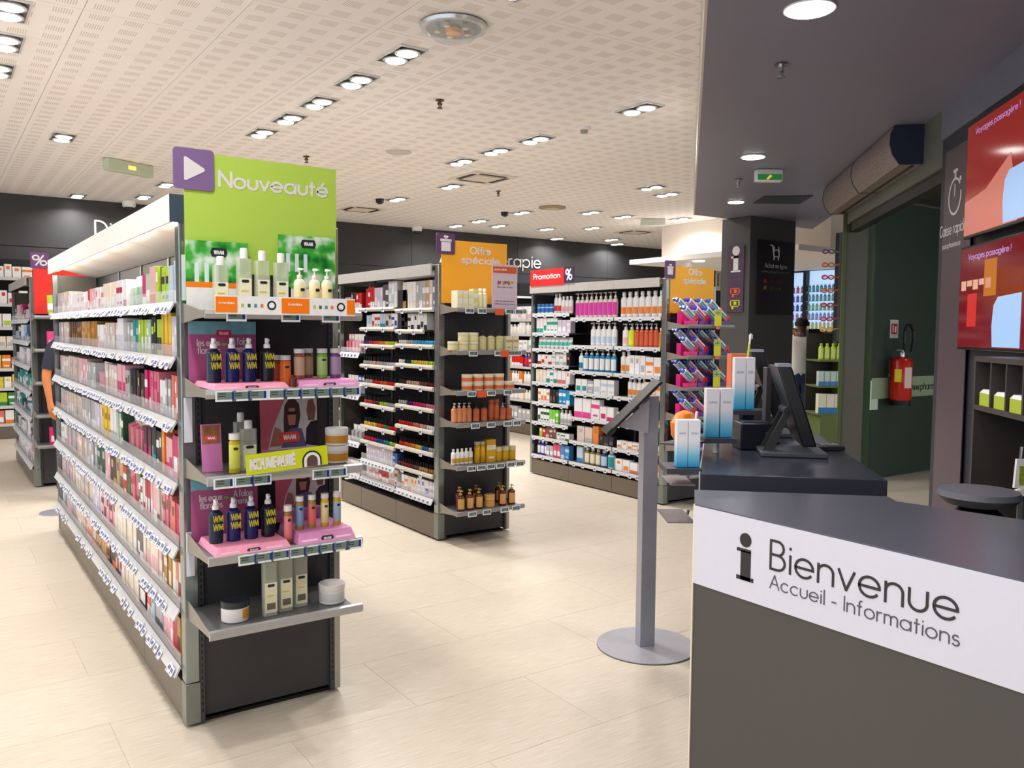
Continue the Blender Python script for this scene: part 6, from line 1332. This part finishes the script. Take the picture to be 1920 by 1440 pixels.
obj('hose', hs_, BLACK, t); obj('nozzle', MB().tube((0.18, -0.02, hE+0.14), (0.13, -0.02, hE+0.04), 0.022, 10, r2=0.012), BLACK, t)
obj('wall_bracket', MB().box(-0.03, 0.03, RR, 0.119, hE*0.5, hE*0.9), CHROME, t)
p = aty(1671, 634, 4.9)
t = thing('safety_notice', 'small red and white extinguisher notice above the extinguisher', 'notice', (p.x, 4.918, p.z))
obj('plate', MB().box(0, 0.15, -0.003, 0, 0, 0.19), cm((196, 206, 196)), t); obj('red_field', MB().box(0.02, 0.13, -0.0042, -0.0031, 0.04, 0.15), cm((186, 40, 30)), t); obj('pictogram', MB().box(0.045, 0.06, -0.0052, -0.0043, 0.06, 0.135).box(0.085, 0.11, -0.0052, -0.0043, 0.06, 0.12), WHITE, t)

# ------------------------------------------------------------------ glasses stand and green shelf at the door
DU = 8.6
def pt(px, py, D=DU): return atd(px, py, D)
b0 = pt(1588, 760); ax = Vector((RT.x, RT.y, 0)).normalized()
rzv = math.atan2(ax.y, ax.x)
t = thing('green_display_unit', 'olive green shelf unit with care products beside the sliding door', 'shelving unit', (pt(1565, 700).x, pt(1565, 700).y, 0), rzv)
OL = mat((92, 106, 54), 0.5)
zA, zB, zC_ = pt(1565, 675).z, pt(1565, 724).z, pt(1565, 776).z
obj('base_cabinet', MB().box(-0.13, 0.135, 0, 0.4, 0, zC_-0.02), OL, t); obj('back_board', MB().box(-0.16, 0.135, 0.38, 0.4, zC_-0.018, 1.5), mat((50, 46, 40)), t)
obj('side_board', MB().box(0.116, 0.135, 0, 0.379, zC_-0.018, 2.55), OL, t)
for z in (zA, zB, zC_): obj('shelf', MB().box(-0.16, 0.115, 0.0, 0.379, z-0.018, z-0.001), mat((96, 110, 62), 0.5), t)
def dput(pr, nm, x, y, z, lb, cat, grp=None):
    M_ = Matrix.Translation(t.location) @ Matrix.Rotation(rzv, 4, 'Z'); q = M_ @ Vector((x, y, z)); place(pr, nm, q, rzv, lb, cat, grp)
for k in range(4): dput(P_bottle(0.052, 0.17, (190, 214, 60), (214, 230, 130), (176, 206, 60), 'cap', 0.8), 'green_bottle', -0.125+0.062*k, 0.06, zA, 'lime green bottle in a row of four by the door', 'bottle', 'lime bottles on the olive unit')
for k in range(4): dput(P_box(0.055, 0.15, 0.06, (190, 214, 200), (60, 130, 190), 3), 'care_carton', -0.125+0.062*k, 0.06, zB, 'pale green and blue carton on the middle olive shelf', 'carton', 'pale cartons on the olive unit')
for k in range(3): dput(P_box(0.08, 0.20, 0.08, (226, 224, 200), (30, 120, 190), 3), 'blue_carton', -0.11+0.085*k, 0.06, zC_, 'cream and strong blue carton on the lowest olive shelf', 'carton', 'blue cartons on the olive unit')
# frames stand
a0 = pt(1581, 440)
M_ = Matrix.Translation(t.location) @ Matrix.Rotation(rzv, 4, 'Z'); base = M_ @ Vector((0.07, 0.08, 0))
gs = thing('glasses_stand', 'grey upright stand with rows of coloured reading glasses', 'display stand', (base.x, base.y, 0), rzv)
zt_ = pt(1581, 437).z; zb_ = pt(1581, 628).z
obj('board', MB().box(-0.035, 0.04, 0.0, 0.02, zA+0.19, zt_), mat((96, 88, 82), 0.5), gs); obj('black_edge', MB().box(-0.065, -0.036, 0.0, 0.02, zA+0.19, zt_), BLACK, gs)
obj('post', MB().box(-0.01, 0.02, 0.021, 0.05, zA, zt_), BLACK, gs)
gcols = [((120, 60, 110), 'purple'), ((226, 110, 40), 'orange'), ((206, 50, 60), 'red'), ((236, 110, 30), 'bright orange'), ((190, 50, 90), 'raspberry'), ((206, 60, 110), 'pink'), ((240, 180, 50), 'yellow')]
for k, (c, nm) in enumerate(gcols):
    z = pt(1555, (472, 497, 520, 545, 572, 598, 618)[k]).z
    q = M_ @ Vector((0.0, 0.05, z))
    g = thing('reading_glasses', f'{nm} folded reading glasses on the stand, number {("one", "two", "three", "four", "five", "six", "seven")[k]} from the top', 'glasses', (q.x, q.y, q.z), rzv)
    mb = MB()
    for sx in (-0.05, -0.115):   # the two rims
        n_ = 12
        for i in range(n_):
            a, b2_ = 2*PI*i/n_, 2*PI*(i+1)/n_; mb.tube((sx+0.029*math.cos(a), 0, 0.02*math.sin(a)), (sx+0.029*math.cos(b2_), 0, 0.02*math.sin(b2_)), 0.0065, 6)
    mb.tube((-0.09, 0, 0.004), (-0.075, 0, 0.004), 0.0045, 6)
    obj('rim', mb, cm(c, 0.3), g); obj('lens', MB().lathe([(0.024, -0.001), (0.024, 0.001)], 14).xf(Matrix.Translation((-0.05, 0, 0)) @ Matrix.Rotation(PI/2, 4, 'X') @ Matrix.Diagonal((1, 0.62, 1, 1))), CLEAR, g)
    obj('lens', MB().lathe([(0.024, -0.001), (0.024, 0.001)], 14).xf(Matrix.Translation((-0.115, 0, 0)) @ Matrix.Rotation(PI/2, 4, 'X') @ Matrix.Diagonal((1, 0.62, 1, 1))), CLEAR, g)
    obj('temple', MB().tube((-0.023, 0, 0.005), (0.05, 0.022, 0.012), 0.005, 6), cm(c, 0.3), g); obj('temple', MB().tube((-0.142, 0, 0.005), (-0.155, -0.1, 0.0), 0.005, 6), cm(c, 0.3), g)
    obj('hook', MB().tube((0.04, 0.029, 0), (-0.09, 0.008, 0), 0.003, 6), CHROME, g)

# ------------------------------------------------------------------ bright room behind the pillar
XW = 13.0
for k, (pa, pb) in enumerate((((1481, 512), (1503, 620)), ((1512, 508), (1568, 620)))):
    a = atx(pa[0], pa[1], XW); b_ = atx(pb[0], pb[1], XW)
    t = thing('lit_cabinet', ('narrow backlit pale blue cabinet with pink and blue products beside the pillar', 'wide backlit pale blue cabinet behind the glasses stand')[k], 'display cabinet', (XW, b_.y, 0))
    L_ = a.y-b_.y; h_ = a.z-b_.z
    obj('lit_back', MB().box(0.1, 0.11, 0, L_, b_.z, a.z), mat((176, 206, 240), emit=0.9, noise=0), t); obj('frame', MB().box(0, 0.11, -0.035, 0, 0, a.z+0.06).box(0, 0.11, L_, L_+0.03, 0, a.z+0.06).box(0, 0.11, 0, L_, a.z, a.z+0.06), mat((40, 42, 50), 0.4), t)
    obj('base_cabinet', MB().box(0, 0.11, 0, L_, 0, b_.z), mat((60, 60, 66), 0.5), t)
    cl = ((200, 60, 130), (100, 80, 200), (60, 60, 190), (190, 110, 190), (150, 200, 90)) if k == 0 else ((60, 170, 190), (90, 180, 190), (130, 200, 150), (150, 170, 220), (220, 210, 130))
    for r_ in range(5):
        z = b_.z+0.03+r_*h_*0.155; obj('glass_shelf', MB().box(0.01, 0.1, 0.0, L_, z-0.008, z), mat((200, 220, 240), 0.2), t)
        n_ = max(2, int(L_/0.075))
        for i in range(n_):
            c = cl[4-r_]; place(P_bottle(0.055, round(h_*0.12, 3), c, mixc(c, (255, 255, 255), .4), (235, 235, 240), 'disc', 0.8), 'lit_bottle', (XW+0.055, b_.y+(i+.5)*L_/n_, z+0.0005), -PI/2, f'{cname(c)} bottle on lit shelf {("five", "four", "three", "two", "one")[r_]} of the {("narrow", "wide")[k]} backlit cabinet', 'bottle', f'bottles on lit shelf {r_} of the {("narrow", "wide")[k]} cabinet')
p = atd(1530, 632, 12.6)
t = thing('dark_monitor', 'small dark screen standing beyond the person in white', 'monitor', (p.x, p.y, 0), rzv)
obj('screen', MB().box(-0.11, 0.11, 0, 0.03, 1.24, 1.56), BLACK, t); obj('post', MB().cyl(0, 0.02, 0.9, 1.24, 0.02), BLACK, t); obj('table', MB().box(-0.2, 0.2, -0.15, 0.2, 0.0, 0.9), mat((50, 54, 60)), t)
o = tag(obj('wall_poster', MB().box(-0.17, 0.0, -0.012, 0, 0, 0.5), WHITE, None, (0, 0, 0)), 'white notice on the dark far wall beside the pillar', 'poster')
p = aty(1350, 545, 13.38); o.location = (p.x, 13.38, p.z); obj('figure_print', MB().box(-0.12, -0.05, -0.0131, -0.0121, 0.1, 0.4), cm((150, 130, 120)), o)

# ------------------------------------------------------------------ people
def person(name, label, x, y, rz, height, skin, shirt, trousers, hair_c, arms, legs_spread=0.08, hair_long=False):
    """one skinned body; clothes are shells lifted off it"""
    k = height/1.75
    J = {'pelvis': (0, 0, .95), 'waist': (0, 0, 1.08), 'chest': (0, -.005, 1.27), 'upper': (0, 0.0, 1.42), 'neck': (0, 0.0, 1.50), 'jaw': (0, -.012, 1.565), 'head': (0, -.008, 1.64), 'crown': (0, 0, 1.705)}
    V = []; E_ = []; Rr = []
    idx = {}
    def av(n, p, r_): idx[n] = len(V); V.append(Vector(p)*k); Rr.append((r_[0]*k, r_[1]*k))
    for n, r_ in (('pelvis', (.165, .12)), ('waist', (.135, .1)), ('chest', (.155, .11)), ('upper', (.12, .085)), ('neck', (.055, .055)), ('jaw', (.062, .072)), ('head', (.078, .092)), ('crown', (.06, .07))): av(n, J[n], r_)
    for a, b_ in (('pelvis', 'waist'), ('waist', 'chest'), ('chest', 'upper'), ('upper', 'neck'), ('neck', 'jaw'), ('jaw', 'head'), ('head', 'crown')): E_.append((idx[a], idx[b_]))
    for s_ in (-1, 1):
        ar = arms[0 if s_ < 0 else 1]
        for n, p, r_ in ((f'sh{s_}', (s_*.17, 0, 1.41), (.06, .055)), (f'el{s_}', ar[0], (.042, .04)), (f'wr{s_}', ar[1], (.028, .024)), (f'pm{s_}', ar[2], (.038, .018))): av(n, p, r_)
        E_.append((idx['upper'], idx[f'sh{s_}']))
        for a, b_ in (('sh', 'el'), ('el', 'wr'), ('wr', 'pm')): E_.append((idx[f'{a}{s_}'], idx[f'{b_}{s_}']))
        pm = Vector(ar[2]); dr_ = (pm-Vector(ar[1])).normalized(); sd = dr_.cross(Vector((s_*1.0, 0, 0))).normalized()
        for f in range(4):
            b0_ = pm+sd*(f-1.5)*.017; L1 = (.036, .042, .04, .032)[f]
            av(f'f{s_}{f}a', b0_+dr_*.03, (.0085, .0085)); av(f'f{s_}{f}b', b0_+dr_*(.03+L1)+Vector((-s_*.008, 0, 0)), (.0078, .0078)); av(f'f{s_}{f}c', b0_+dr_*(.03+L1*1.8)+Vector((-s_*.022, 0, 0)), (.0065, .0065))
            E_.append((idx[f'pm{s_}'], idx[f'f{s_}{f}a'])); E_.append((idx[f'f{s_}{f}a'], idx[f'f{s_}{f}b'])); E_.append((idx[f'f{s_}{f}b'], idx[f'f{s_}{f}c']))
        av(f't{s_}a', pm-sd*.038-dr_*.002, (.010, .010)); av(f't{s_}b', pm-sd*.05+dr_*.035, (.008, .008)); E_.append((idx[f'pm{s_}'], idx[f't{s_}a'])); E_.append((idx[f't{s_}a'], idx[f't{s_}b']))
        lx = s_*legs_spread
        for n, p, r_ in ((f'hp{s_}', (s_*.09, 0, .88), (.095, .1)), (f'kn{s_}', (lx*1.1, -.01, .5), (.062, .066)), (f'an{s_}', (lx*1.15, .02, .09), (.04, .045)), (f'to{s_}', (lx*1.25, -.15, .035), (.042, .03))): av(n, p, r_)
        E_.append((idx['pelvis'], idx[f'hp{s_}']))
        for a, b_ in (('hp', 'kn'), ('kn', 'an'), ('an', 'to')): E_.append((idx[f'{a}{s_}'], idx[f'{b_}{s_}']))
    me = bpy.data.meshes.new('body_chain'); me.from_pydata(V, E_, []); ob = bpy.data.objects.new('body_chain', me); C.objects.link(ob)
    md = ob.modifiers.new('skin', 'SKIN'); md.use_smooth_shade = True
    sv = me.skin_vertices[0].data
    for i, r_ in enumerate(Rr): sv[i].radius = r_; sv[i].use_root = (i == 0)
    sb = ob.modifiers.new('sub', 'SUBSURF'); sb.levels = 2; sb.render_levels = 2
    dg = bpy.context.evaluated_depsgraph_get(); bm2 = bpy.data.meshes.new_from_object(ob.evaluated_get(dg))
    bpy.data.objects.remove(ob); bm2.materials.clear(); bm2.materials.append(mat(skin, 0.5, noise=0.03))
    t = thing(name, label, 'person', (x, y, 0), rz)
    link('body', bm2, t)
    vs = [v.co.copy() for v in bm2.vertices]; ns = [v.normal.copy() for v in bm2.vertices]; fs = [tuple(p.vertices) for p in bm2.polygons]
    def shell(nm, test, off, m):
        used = [f for f in fs if all(test(vs[i]) for i in f)]; mp = {}; mb = MB()
        for f in used:
            for i in f:
                if i not in mp: mp[i] = len(mb.v); mb.v.append(tuple(vs[i]+ns[i]*off))
            mb.f.append(tuple(mp[i] for i in f)); mb.m.append(0)
        if mb.f: obj(nm, mb, m, t)
    el_z = max(arms[0][0][2], arms[1][0][2])*k
    shell('shirt', lambda v: .92*k < v.z < 1.475*k and (abs(v.x) < .2*k or v.z > el_z+0.05*k), .010, mat(shirt, 0.7))
    shell('trousers', lambda v: .10*k < v.z < .99*k and abs(v.x) < .2*k and v.y > -0.2*k, .013, mat(trousers, 0.8))
    shell('shoes', lambda v: v.z < .10*k, .008, mat((40, 34, 34), 0.5))
    shell('hair', lambda v: v.z > 1.60*k and (v.y > -0.045*k or v.z > 1.695*k), .014, mat(hair_c, 0.8, noise=0.2, nscale=60))
    fc = MB()
    hd = Vector((0, -.095, 1.635))*k
    obj('nose', MB().hexa([(-.012*k, hd.y+.01, hd.z-.03*k), (.012*k, hd.y+.01, hd.z-.03*k), (.012*k, hd.y+.03, hd.z-.03*k), (-.012*k, hd.y+.03, hd.z-.03*k)], [(-.006*k, hd.y+.008, hd.z+.01*k), (.006*k, hd.y+.008, hd.z+.01*k), (.006*k, hd.y+.03, hd.z+.01*k), (-.006*k, hd.y+.03, hd.z+.01*k)]), mat(skin, 0.5, noise=0.03), t)
    for s_ in (-1, 1):
        obj('eye', MB().lathe([(.003, -.01), (.011, 0), (.003, .01)], 10).xf(Matrix.Translation((s_*.03*k, -.088*k, 1.64*k))), cm((235, 235, 235)), t)
        obj('ear', MB().lathe([(.004, -.03), (.012, -.01), (.014, .012), (.005, .028)], 8).xf(Matrix.Translation((s_*.082*k, 0, 1.63*k))), mat(skin, 0.5, noise=0.03), t)
    obj('mouth', MB().box(-.022*k, .022*k, -.09*k, -.08*k, 1.578*k, 1.586*k), cm((130, 60, 60)), t)
    return t
p = atd(1503, 640, 11.0)
person('person', 'person with short dark hair in white t-shirt and blue jeans, back turned', p.x, p.y, PI-0.3-0.6, 1.74, (96, 58, 40), (226, 222, 216), (40, 62, 96), (26, 20, 20), (((-.27, .04, 1.13), (-.25, -.10, .97), (-.235, -.16, .93)), ((.27, .04, 1.13), (.25, -.10, .97), (.235, -.16, .93))))
p = atd(1486, 640, 12.4)
person('person', 'person in blue with bare arm, mostly hidden behind the pillar', p.x, p.y, -0.7, 1.6, (196, 130, 96), (60, 90, 190), (40, 50, 90), (60, 40, 30), (((-.23, .02, 1.14), (-.24, -.04, .9), (-.24, -.06, .82)), ((.23, .02, 1.14), (.24, -.04, .9), (.24, -.06, .82))))
p = atd(130, 640, 7.3)
person('person', 'person in dark navy clothes hidden behind the nearest shelving, arm hanging', p.x, p.y, 0.6, 1.66, (196, 120, 70), (34, 36, 52), (30, 30, 36), (40, 30, 26), (((-.24, .02, 1.14), (-.24, -.02, .92), (-.235, -.03, .85)), ((.24, .02, 1.14), (.24, -.02, .92), (.235, -.03, .85))))
p = atz(92, 963)
t = thing('floor_stand', 'grey round foot plate peeking out past the nearest shelving unit', 'stand', (p.x+0.06, p.y, 0))
obj('foot_plate', MB().lathe([(0.13, 0), (0.13, 0.008)], 28), SIL, t); obj('post', MB().cyl(0.03, 0, 0.0082, 0.9, 0.016), SIL, t)
print('placed', NPLACED, 'objects', len(bpy.data.objects))
